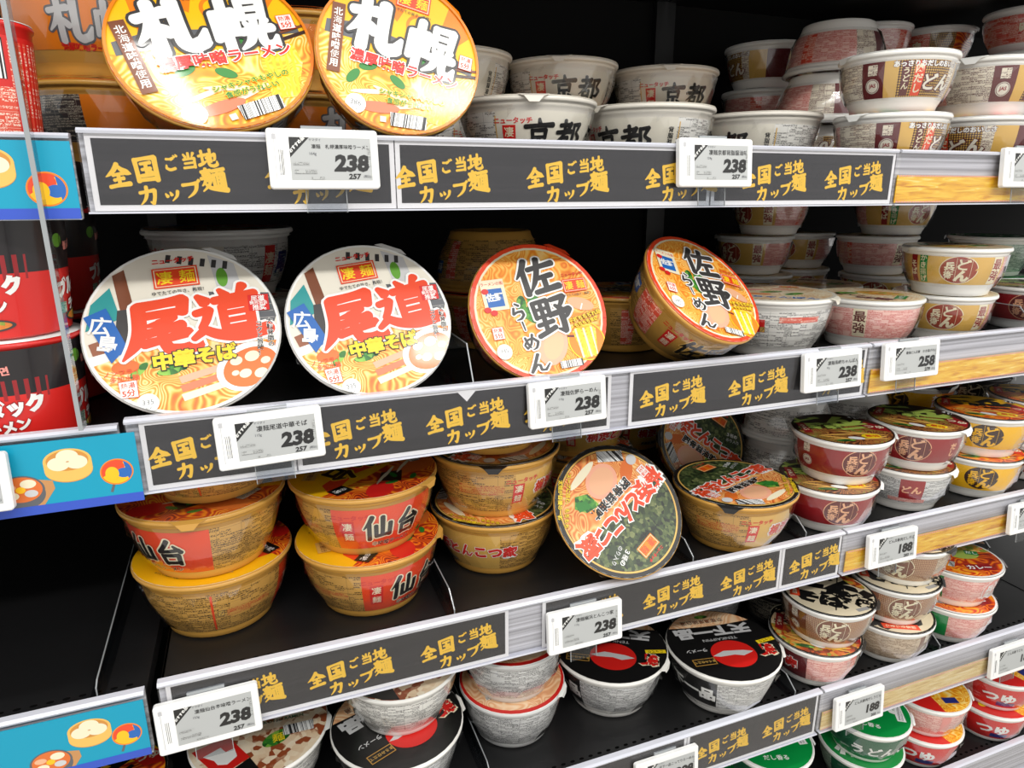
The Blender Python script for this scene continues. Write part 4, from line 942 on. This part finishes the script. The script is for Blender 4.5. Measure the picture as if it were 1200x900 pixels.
# ---- electronic price tags
def price_tag(lv, xc, zc, name, price, small, label, wd=.0855, ht=.0455, weight='', rz=0, tiltx=.10):
    t = thing('price_tag', label, 'price tag', (xc, -.0110, zc+ZUP), 0, 'electronic price tags'); t.rotation_euler = (-tiltx, rz, 0)
    a = MB(); a.rbox(-wd/2, wd/2, -.0032, .0032, -ht/2, ht/2, .0028, 'tag_white'); a.box(-wd/2+.0052, -wd/2+.0056, -.0034, -.003, -ht/2+.006, ht/2-.004, 'tag_groove'); 
    p = Print(); p.rect(-wd/2+.0095, -.003, ht*.42, .0042, 'barcode', 90); p.rect(-wd/2+.0055, ht*.36, .0032, .004, 'tag_groove'); p.front(a, 0, 0, 1, -.0032, .00003)
    ca = a.build('case', t)
    sx0, sx1, sz0, sz1 = -wd/2+.0165, wd/2-.0060, -ht/2+.0065, ht/2-.0065; cx, cz = (sx0+sx1)/2, (sz0+sz1)/2; W, H = sx1-sx0, sz1-sz0
    s = MB(); p = Print()
    p.rect(cx, cz, W, H, 'screen_grey')
    p.poly([(sx0, sz1), (sx0, sz1-.0155), (sx0+.0155, sz1)], 'black'); p.text('おすすめ品', sx0+.0055, sz1-.0055, .0032, 'white', 45, .03)
    p.text('ヤマダイ', sx0+.0195, sz1-.0018, .0024, 'slate', 0, .01)
    w_ = min(.0052, (W-.017)/max(1, len(name))); p.text(name, sx0+.0165+len(name)*w_/2, sz1-.0068, w_, 'black', 0, .015)
    if weight: p.text(weight, sx0+.0175, sz1-.0125, .0030, 'slate', 0, .01)
    p.text(price, sx1-.0155, cz-.0030, .0165, 'black', 0, .055, 1.08, sh=.12); p.text(small, sx1-.0140, sz0+.0030, .0056, 'black', 0, .04, 1.1, sh=.12); p.text('(税込)', sx1-.0040, sz0+.0030, .0024, 'slate', 0, .01)
    p.rect(sx0+.0110, sz0+.0065, .017, .0032, 'print_screen'); p.rect(sx0+.0080, sz0+.0125, .012, .0022, 'print_screen'); p.rect(sx0+.0200, sz0+.0016, .010, .0018, 'print_screen'); p.rect(sx1-.0016, cz+.003, .0018, H*.5, 'print_screen')
    p.front(s, 0, 0, 1, -.0033, .00003); s.build('screen', ca)
    c = MB(); c.box(-.016, .016, .0046, .0054, -ht/2-.018, ht/2+.004, 'clear_acrylic'); c.box(-.016, .016, .0030, .0054, ht/2+.0005, ht/2+.0032, 'acrylic_edge'); c.box(-.0162, -.0156, .0044, .0056, -ht/2-.018, -ht/2, 'acrylic_edge'); c.box(.0156, .0162, .0044, .0056, -ht/2-.018, -ht/2, 'acrylic_edge'); c.build('clear_holder', t)
    return t
price_tag('A', .0625, .0270, '凄麺　札幌濃厚味噌ラーメン', '238', '257', '238 price tag below the two orange lids on the upper rail', weight='164g')
price_tag('A', .4360, .0290, '凄麺京都背脂醤油味', '238', '257', '238 price tag below the white bowls on the upper rail', weight='124g')
price_tag('A', .8870, .0290, 'あっさりおだしの肉だし', '108', '116', 'price tag cut by the right edge, on the upper rail')
price_tag('B', .0010, -.2000, '凄麺尾道中華そば', '238', '257', '238 price tag between the two white red-lettered lids', weight='115g', wd=.087, rz=-.03)
price_tag('B', .2810, -.1990, '凄麺佐野らーめん', '238', '257', '238 price tag under the upright orange lid on the middle rail', weight='115g', wd=.084, rz=-.02)
price_tag('B', .6200, -.1985, '凄麺長崎ちゃんぽん', '238', '257', '238 price tag at the right end of the middle black cards', weight='97g', rz=-.01)
price_tag('B', .7440, -.1965, '最強どん兵衛　かき揚げそば', '258', '279', '258 price tag on the yellow noodle strip, middle rail', wd=.090)
price_tag('C', -.0770, -.4640, '凄麺仙台辛味噌ラーメン', '238', '257', '238 price tag at the lower left, in front of the empty black board', weight='153g', wd=.088, ht=.049, rz=-.02)
price_tag('C', .3080, -.4630, '凄麺横浜とんこつ家', '238', '257', '238 price tag on the lower rail left of the upright seaweed lid', weight='117g', wd=.091, ht=.049)
price_tag('C', .7640, -.4560, 'どん兵衛肉だしそば', '188', '203', '188 price tag under the dark red udon bowls, lower rail', wd=.086, ht=.047)
price_tag('C', 1.0350, -.4580, 'カレーうどん', '188', '203', 'price tag cut by the right edge, on the lower rail')
price_tag('D', .4300, -.7060, '天下一品こってりらーめん', '298', '321', 'price tag cut by the bottom edge, under the black lidded bowls', wd=.092, ht=.05)
price_tag('D', .7500, -.7080, 'どん兵衛肉だしうどん', '188', '203', '188 price tag above the green bowls, bottom visible rail', wd=.090, ht=.05)
price_tag('D', 1.0700, -.7120, 'どん兵衛うどん', '188', '203', '188 price tag above the red bowls at the lower right', wd=.100, ht=.05)
t = price_tag('B', -.2290, -.2075, 'ブルダック炒め麺', '298', '321', 'white tag on the turquoise card, cut by the left edge'); t.location.y = -.0185

# ---- clear acrylic dividers
def divider(loc, prof, label, rz=0):
    """upright sheet running back from the rail, its front corner cut; prof = (distance back, height) pairs"""
    t = thing('shelf_divider', label, 'divider', (loc[0], loc[1], loc[2]+ZUP+.0007), rz, 'clear acrylic dividers')
    prof = [(0, .0015)]+list(prof)+[(prof[-1][0], .0015)]; th = .0010; n = len(prof)
    s = MB(); V = [(x, y, z) for x in (-th/2, th/2) for y, z in prof]; s.add(V, [tuple(range(n)), tuple(range(2*n-1, n-1, -1))], 'clear_acrylic'); so = s.build('sheet', t)
    e = MB(); E_ = .0006
    for i in range(n-2):
        (ya, za), (yb, zb) = prof[i], prof[i+1]
        P = [(sx*E_, y, z) for y, z in ((ya, za), (yb, zb)) for sx in (-1, 1)]; d = .0010
        e.add(P+[(x, y+d*.7, z-d) for x, y, z in P], [(0, 1, 3, 2), (4, 6, 7, 5), (0, 2, 6, 4), (1, 5, 7, 3)], 'acrylic_edge')
    e.build('polished_edge', so)
    f = MB(); f.box(-.006, .006, .002, prof[-1][0], 0, .0012, 'clear_acrylic'); f.build('foot', t)
LOW = ((0, .012), (.020, .026), (.30, .026)); TALL = ((0, .014), (.240, .050), (.40, .050))
divider((-.166, .010, BD['C']), ((0, .010), (.008, .014), (.25, .026), (.40, .026)), 'clear divider left of the yellow lidded stack, on the empty board')
divider((.164, .008, BD['C']), LOW, 'clear divider between the yellow lidded bowls and the seaweed lidded stack')
divider((.462, .010, BD['C']), LOW, 'clear divider left of the lying seaweed lid bowl')
divider((.634, .010, BD['C']), LOW, 'clear divider between the lying seaweed lid bowl and the dark red bowls')
divider((.205, .012, BD['D']), LOW, 'clear divider left of the salmon lidded stack')
divider((.648, .008, BD['D']), LOW, 'clear divider right of the second black lidded bowl')
divider((.926, .008, BD['D']), LOW, 'clear divider between brown bowls and pink bowls')
divider((.190, .010, BD['B']), ((0, .02), (.02, .055), (.30, .055)), 'clear divider between the second white lid and the orange lid')
divider((.990, .016, BD['B']), ((0, .03), (.015, .045), (.30, .045)), 'clear divider right of the cream and gold bowls')
t = thing('acrylic_partition', 'tall clear acrylic sheet dividing the left bay from the orange lids', 'divider', (-.1345, -.020, ZUP+RT['B']+.001))
s = MB(); s.box(-.0010, .0010, 0, .012, 0, .48, 'clear_acrylic'); s.build('sheet', t)
s = MB(); s.box(-.0016, .0016, -.0016, 0, .004, .48, 'acrylic_edge'); s.box(-.0016, .0016, -.0016, .012, 0, .004, 'acrylic_edge'); s.build('polished_edge', t)

# ------------------------------------------------------------------ the bowls
def lean(x, zlow, R, tau, spin, kind_, label, ylow=.007, yaw=0.0, zs=1.0):
    c = (x, ylow+R*math.sin(tau), zlow+R*math.cos(tau))
    n = (math.sin(yaw)*math.cos(tau), -math.cos(yaw)*math.cos(tau), math.sin(tau))
    return bowl(kind_, c, label, up=(n, spin), scale=R/KIND[kind_]['R'], zs=zs)
def on(lv, k, x, y, kind_, label, rz=0, step=None, **kw):
    h = step if step is not None else KIND[kind_]['h']*kw.get('scale', 1)+.0022
    return bowl(kind_, (x, y, BD[lv]+.0009+k*h), label, rz=rz, **kw)
# upper shelf
lean(-.012, .0475, .079, .547, 14, 'sapporo', 'large upright orange lid at upper left, with glare across its white characters')
lean(.136, .0475, .0705, .348, -15, 'sapporo', 'upright orange lid tilted to the right, second from the left on the upper shelf')
on('A', 0, -.110, .215, 'sapporo', 'orange bowl at the back of the upper shelf, under another, left of the orange lids', 60)
on('A', 1, -.118, .205, 'sapporo', 'orange bowl lettered in grey on top of its stack at the upper left corner', 4)
on('A', 0, .075, .240, 'sapporo', 'lower orange bowl hidden behind the two orange lids', 30)
on('A', 1, .080, .235, 'sapporo', 'upper orange bowl glimpsed between the two orange lids', 40)
for i, (k, x, y, rz, lab) in enumerate([(0, .300, .150, -4, 'front white bowl beside the tilted orange lid, brush characters cut by the rail'),
    (0, .461, .158, -66, 'front middle white bowl, its small print turned outward'), (0, .640, .178, -86, 'front right white bowl with small print, next to the brown bowls'),
    (0, .262, .314, 30, 'back lower white bowl behind the tilted orange lid'), (1, .262, .312, -30, 'back white bowl half hidden by the tilted orange lid'),
    (0, .424, .325, 0, 'back lower white bowl, carrying one with a red seal'), (1, .421, .325, -14, 'white bowl on top at the back left, red seal and two black brush characters'),
    (0, .590, .335, 10, 'back lower white bowl, carrying the right hand brush lettered one'), (1, .588, .330, -14, 'white bowl on top at the back right, two black brush characters beside brown bowls')]):
    on('A', k, x, y, 'kyoto', lab, rz)
on('A', 0, .738, .060, 'nikudashi', 'brown and white bowl at the rail, right of the white brush lettered bowls', -36)
on('A', 1, .734, .058, 'nikudashi', 'brown and white bowl on top with a yellow band and white lettering, upper shelf front', -58)
on('A', 0, .938, .100, 'nikudashi', 'brown and white bowl at the rail near the right edge, under another', -118, scale=1.1)
on('A', 1, .940, .100, 'nikudashi', 'brown and white bowl on top near the right edge of the upper shelf', -20, scale=1.1)
for k, x, y, rz, lab in ((0, .818, .250, 150, 'bottom one of the upside down brown bowls on the upper shelf'), (1, .812, .250, 60, 'middle one of the upside down brown bowls on the upper shelf'), (2, .826, .250, 20, 'topmost upside down bowl with black and gold label, upper shelf')):
    on('A', k, x, y, 'nikudashi', lab, rz, flip=True, scale=1.08)
for k, lab in ((0, 'lowest brown bowl at the back, right behind the white bowls'), (1, 'brown bowl at the back with a red stripe, second of its stack'), (2, 'pale brown bowl topping the back stack right of the white bowls')):
    on('A', k, .835, .408, 'nikudashi', lab, (0, 70, -150)[k], scale=1.08)
for k, lab in enumerate(('lowest orange red bowl of the far right back stack', 'orange red bowl, second of the far right back stack', 'orange red bowl, third of the far right back stack', 'orange red bowl topping the stack at the upper right corner')):
    on('A', k, 1.262, .280, 'redback', lab, -60+k*7, scale=1.04)
for k, lab in enumerate(('lowest red bowl of the back stack behind the brown bowls', 'red bowl, second of the back stack behind the brown bowls', 'red bowl, third of the back stack behind the brown bowls', 'red bowl topping the back stack, white rim, below the shelf above')):
    on('A', k, 1.225, .424, 'redback', lab, -90+k*11, scale=1.02)
for k, lab in enumerate(('lowest small brown bowl of the furthest back stack', 'small brown bowl, second of the furthest back stack', 'small brown bowl, third of the furthest back stack', 'small brown bowl topping the furthest back stack, beside the upside down one')):
    on('A', k, 1.075, .425, 'nikudashi', lab, 100+k*9)
# middle shelf
lean(-.060, -.1783, .080, .60, 5, 'onomichi', 'large upright white lid with red brush characters, leftmost on the middle shelf', .0065, zs=.9)
lean(.101, -.1795, .078, .56, 8, 'onomichi', 'upright white lid with red brush characters, second from the left', .0065, zs=.9)
lean(.274, -.1825, .076, .52, 4, 'sano', 'upright orange lid with grey brush characters, facing the shopper squarely')
bowl('sano', (.4655, .033, -.1000), 'tilted orange bowl with black brush characters, its gold side showing', up=((.225, -.65, .72), -24), scale=.98)
on('B', 0, -.035, .290, 'onomichi', 'white bowl on the board behind the leftmost white lid', -120, scale=1.06, step=0)
on('B', 1, -.032, .290, 'onomichi', 'white bowl with small print, stacked high behind the leftmost white lid', -30, scale=1.06, step=.080)
on('B', 0, .133, .300, 'onomichi', 'white bowl in the dark behind the second white lid', 50, scale=1.06)
on('B', 0, .300, .270, 'sano', 'gold bowl standing on the board behind the upright orange lid', 20)
on('B', 1, .298, .270, 'sano', 'dark gold bowl upside down on another, behind the upright orange lid', 10, flip=True)
on('B', 0, .455, .195, 'sano', 'gold bowl with small print between the upright and the tilted orange bowls', -100)
on('B', 0, .618, .100, 'chanpon', 'white bowl with a cream noodle lid, right of the tilted orange bowl', -40)
on('B', 0, .766, .082, 'saikyo', 'pink printed bowl at the rail with red characters at its left', -245, scale=1.04)
on('B', 0, .906, .082, 'saikyo', 'gold labelled bowl at the rail with green upright lettering, carrying another', -52)
on('B', 1, .893, .066, 'saikyo', 'gold labelled bowl on top, white rim, green and red lettering at its left', -50)
on('B', 0, 1.020, .290, 'saikyo', 'gold labelled bowl on the board at the back right of the middle shelf', -60)
on('B', 1, 1.000, .290, 'saikyo', 'pink printed bowl at the second level in the back of the middle shelf', 160)
on('B', 2, 1.030, .290, 'saikyo', 'gold bowl of the third level cut by the upper rail, right hand one', -10)
on('B', 0, .806, .215, 'saikyo', 'gold labelled bowl between the cream noodle bowl and the pink printed one', -60)
on('B', 0, .815, .370, 'saikyo', 'lowest gold bowl of the back stack left of the pink printed bowls', -50)
on('B', 1, .810, .370, 'saikyo', 'gold labelled bowl at the second level, just behind the tilted orange bowl', -85)
on('B', 2, .838, .370, 'saikyo', 'gold bowl of the third level cut by the upper rail, left hand one', -95)
on('B', 0, .950, .425, 'saikyo', 'lowest gold bowl at the very back of the middle shelf', -20)
on('B', 1, .955, .425, 'saikyo', 'gold bowl at the very back, framed between two nearer ones', -70)
on('B', 0, 1.165, .205, 'midori', 'dark green bowl on the board near the right edge of the middle shelf', 150)
on('B', 1, 1.160, .205, 'midori', 'dark green bowl at the second level near the right edge', 120)
on('B', 0, 1.095, .090, 'redudon', 'red bowl at the right edge of the middle shelf, behind the acrylic divider', -60)
# lower shelf
on('C', 0, -.066, .118, 'sendai', 'yellow lidded bowl at the bottom of the leftmost stack, print on its gold side', 104)
on('C', 1, -.067, .104, 'sendai', 'red lidded bowl in the middle of the leftmost stack, red panel to the left', -47)
on('C', 2, -.056, .100, 'sendai', 'gold bowl on top of the leftmost stack, cut by the rail above', 96, step=.0756, scale=.89)
on('C', 0, .092, .096, 'sendai', 'yellow lidded bowl under another, orange panel in front, right of the leftmost stack', 28)
on('C', 1, .091, .094, 'sendai', 'orange sided bowl on top with black brush characters', 8, step=.0742)
on('C', 0, .250, .126, 'yokohama', 'seaweed lidded gold bowl at the bottom of its three high stack', -80)
on('C', 1, .250, .124, 'yokohama', 'gold bowl in the middle of the seaweed lidded stack, red seal to the right', 40, step=.0742)
on('C', 2, .246, .118, 'yokohama', 'gold bowl on top of the seaweed lidded stack, cut by the rail above', 70, step=.0756, scale=.89)
lean(.372, -.4130, .0800, .72, -147, 'yokohama', 'upright round lid with seaweed and slanting red characters, resting at the rail', -.018, zs=.64)
lean(.612, -.4258, .0735, .50, -42, 'yokohama', 'upright seaweed lid leaning behind the lying bowl', .170, zs=.75)
on('C', 0, .556, .061, 'yokohama', 'seaweed lidded gold bowl lying flat at the rail, red characters across its lid', 18, scale=1.0)
on('C', 0, .430, .255, 'yokohama', 'gold bowl on the board behind the upright seaweed lid', -20)
on('C', 1, .425, .250, 'yokohama', 'film wrapped gold bowl above and behind the upright seaweed lid', 0)
on('C', 0, .610, .418, 'yokohama', 'gold bowl in the dark at the back, left of the leaning seaweed lid', 0)
on('C', 1, .606, .418, 'yokohama', 'shiny gold bowl at the second level in the back, under the price rail', -10)
on('C', 0, .760, .200, 'silver', 'lower upside down white bowl beside the leaning seaweed lid', 30, flip=True, scale=1.1)
on('C', 1, .758, .198, 'silver', 'upper upside down white bowl beside the leaning seaweed lid', -10, flip=True, scale=1.1)
on('C', 0, .905, .205, 'silver', 'lower upside down white bowl behind the dark red stacks', 60, flip=True)
on('C', 1, .900, .205, 'silver', 'upper upside down white bowl behind the dark red stacks', 90, flip=True)
on('C', 0, .704, .052, 'redudon', 'dark red bowl at the rail under another, leftmost of the udon stacks', -30)
on('C', 1, .720, .055, 'redudon', 'dark red bowl on top of the leftmost udon stack, green lettered lid', -24)
on('C', 0, .856, .062, 'greyudon', 'grey printed bowl under a red one, second udon stack', -52)
on('C', 1, .856, .053, 'redudon', 'red bowl with green lettered lid on top of the second udon stack', -56)
on('C', 0, .992, .056, 'curry', 'yellow bowl at the rail, lower one of its stack', -46)
on('C', 1, .992, .054, 'curry', 'yellow bowl with black lettered lid on top of its stack', -52)
on('C', 0, 1.040, .210, 'curry', 'yellow bowl on the board behind the udon stacks', -20)
on('C', 1, 1.040, .210, 'curry', 'yellow bowl at the second level behind the udon stacks', -80)
on('C', 0, 1.180, .215, 'blackudon', 'black bowl on the board at the back near the right edge', -40)
on('C', 1, 1.180, .215, 'blackudon', 'black bowl at the second level behind the yellow stack', -50)
on('C', 0, 1.130, .070, 'redudon', 'red bowl at the right edge of the lower shelf, under another', -50)
on('C', 1, 1.130, .070, 'curry', 'yellow bowl cut by the right edge of the picture', -50)
on('C', 0, .990, .370, 'blackudon', 'dark bowl at the very back, below the 258 price tag', 10)
on('C', 1, .990, .370, 'blackudon', 'dark bowl of the second level at the very back', 10)
# second lowest shelf
on('D', 0, .414, .114, 'tenka', 'black lidded bowl with a bright red disc, left one of two', -22)
on('D', 0, .562, .062, 'tenka', 'black lidded bowl with a pale red disc at the rail, right one of two', -2)
on('D', 0, .635, .215, 'salmon', 'salmon lidded bowl in the dark behind the right black lidded bowl', 30)
on('D', 0, .266, .110, 'salmon', 'salmon lidded bowl with barcode, under another', -12)
on('D', 1, .264, .108, 'salmon', 'grey sided bowl on top of the salmon lidded one, cut by the rail', 20)
on('D', 0, .110, .082, 'tenka', 'black lidded bowl at the bottom of the stack left of the salmon lids', 30)
on('D', 1, .119, .100, 'kumamoto', 'cream and red lidded bowl in the middle of its stack', -8, scale=.92, step=.075)
on('D', 2, .126, .100, 'kumamoto', 'printed white bowl on top of the cream and red lid, cut by the rail', 4, scale=.92, step=.0735)
on('D', 0, -.044, .128, 'kumamoto', 'cream lidded bowl with green banner lettering at the bottom left', 6)
on('D', 0, -.205, .115, 'curry', 'yellow lidded bowl at the bottom left corner, under the turquoise card', 20)
on('D', 0, .718, .053, 'redsoba', 'red and brown bowl with topping lid, under the beige lid', -44)
on('D', 1, .727, .048, 'brownsoba', 'brown bowl with beige lid and black brush lettering', -42)
on('D', 0, .860, .053, 'brownsoba', 'brown printed bowl at the rail, bottom of the three high beige stack', 60)
on('D', 1, .861, .054, 'brownsoba', 'brown bowl in the middle of the three high beige stack', -38)
on('D', 2, .868, .052, 'brownsoba', 'tan bowl on top of the three high beige stack', -64)
on('D', 0, .992, .053, 'pinksoba', 'pink bowl with green patch at the rail, under another', -16)
on('D', 1, .991, .053, 'pinksoba', 'pink bowl with green and orange lid on top of its stack', -30)
on('D', 0, .765, .180, 'blackudon', 'black bowl with tan lid behind the beige lid', -30)
on('D', 0, 1.150, .180, 'blackudon', 'black bowl in the dark at the right edge of the second lowest shelf', -30)
# lowest shelf
on('E', 0, .851, .056, 'midori', 'green bowl at the bottom, carrying the green lidded one', 20)
on('E', 1, .849, .052, 'midori', 'green lidded bowl with white lettering on its side', -42)
on('E', 0, .662, .060, 'midori', 'green bowl cut by the bottom edge, below the last black cards', -30)
on('E', 1, .660, .058, 'midori', 'green bowl under the last black card, white lettering cut by the rail', -20)
on('E', 0, .765, .180, 'tempura', 'tempura bowl on the board between the green bowls', 0)
on('E', 1, .765, .175, 'tempura', 'tempura topped lid between the green bowls', -20)
on('E', 0, .986, .058, 'akai', 'red bowl under a pale one, right of the green stack', -20)
on('E', 1, .984, .056, 'akai_pale', 'pale pink sided bowl with red and white lid, right of the green stack', -40)
on('E', 0, 1.150, .056, 'akai', 'red bowl with white lettering at the lower right corner', -14)
on('E', 1, 1.152, .054, 'akai', 'upper red bowl with white lettering at the lower right corner', -18)

# ---- left bay: tall cups
def cup(loc, r0, r1, h, label, spec, group):
    t = thing('noodle_cup', label, 'instant noodles', (loc[0], loc[1], loc[2]+ZUP), 0, group)
    wall = lambda z: (r0+(r1*.955-r0)*z/h, z)
    b = MB(); b.lathe([(0, .002), (r0*.9, .002), (r0*.95, 0), (r0, .002)]+[wall(h*i/6) for i in range(7)][1:]+[(r1, h+.0012), (r1*1.01, h+.003), (r1*.98, h+.0045), (0, h+.0043)], spec['body'], 40); b.build('cup', t)
    s = MB()
    for a0, a1, z0, z1, mat in spec['panels']:
        n = max(2, int((a1-a0)/8)); V = []; F = []; U = []
        for z in (z0*h, z1*h):
            for i in range(n+1):
                th = math.radians(a0+(a1-a0)*i/n-90); r = wall(z)[0]+.0004+(.0003 if z1-z0 < .7 else 0); V.append((r*math.cos(th), r*math.sin(th), z)); U.append((math.radians(a0+(a1-a0)*i/n)*r0, z))
        s.add(V, [(i, i+1, n+2+i, n+1+i) for i in range(n)], mat, U, True)
    for fn, deg in spec['side']:
        p = Print(); fn(p); p.wrap(s, lambda z: (wall(z)[0]+.0006, z), deg, h/2)
    s.build('printed_sleeve', t)
    l = MB(); l.lathe([(r1*.985, h+.0047), (r1*.985, h+.0052), (0, h+.0056)], spec['lid'], 40); l.build('lid', t)
    return t
pm('buldak_black', (34, 30, 32), .3, .3)
def spicy(p, k=.9):
    p.text('ブルダック', .004*k, -.008*k, .016*k, 'white', 8, .08, .95, 'crimson', .06); p.text('ラーメン', .006*k, -.025*k, .0115*k, 'white', 10, .06, 1, 'crimson', .06)
    p.text('불닭볶음면', .0, .026*k, .008*k, 'pink', 4, .04); p.ell(-.028*k, .030*k, .006*k, .006*k, 'leaf'); p.rect(-.026*k, -.030*k, .010*k, .010*k, 'print_green')
    p.ell(.004*k, -.038*k, .028*k, .006*k, 'char'); p.ell(.004*k, -.038*k, .025*k, .0045*k, 'topping')
SP = dict(body='red', lid='white', panels=[(-180, 180, .02, .55, 'red'), (-180, 180, .55, .99, 'buldak_black'), (-30, 40, .50, .70, 'crimson')], side=[(spicy, -8), (spicy, 100), (spicy, -110)])
cup((-.194, .064, BD['B']+.0009), .046, .054, .082, 'red and black spicy noodle cup at the rail, lower one of the left stack', SP, 'red and black spicy noodle cups')
cup((-.194, .064, BD['B']+.0892), .046, .056, .092, 'red and black spicy noodle cup stacked on top at the left edge', SP, 'red and black spicy noodle cups')
cup((-.194, .195, BD['B']+.0009), .046, .054, .082, 'lower spicy noodle cup in the second row of the left stack', SP, 'red and black spicy noodle cups')
cup((-.194, .195, BD['B']+.0892), .046, .056, .092, 'upper spicy noodle cup in the second row of the left stack', SP, 'red and black spicy noodle cups')
TL = dict(body='red', lid='white', panels=[(-180, 180, .02, .94, 'red'), (-22, 34, .62, .92, 'barcode'), (-26, 40, .06, .56, 'print_red'), (40, 90, .06, .9, 'print_red')], side=[])
cup((-.1700, .060, BD['A']+.0009), .026, .032, .092, 'tall red noodle cup with a barcode, at the upper left', TL, 'tall red noodle cups')
cup((-.2380, .045, BD['A']+.0009), .028, .034, .118, 'tall red and white noodle cup cut by the upper left edge', TL, 'tall red noodle cups')
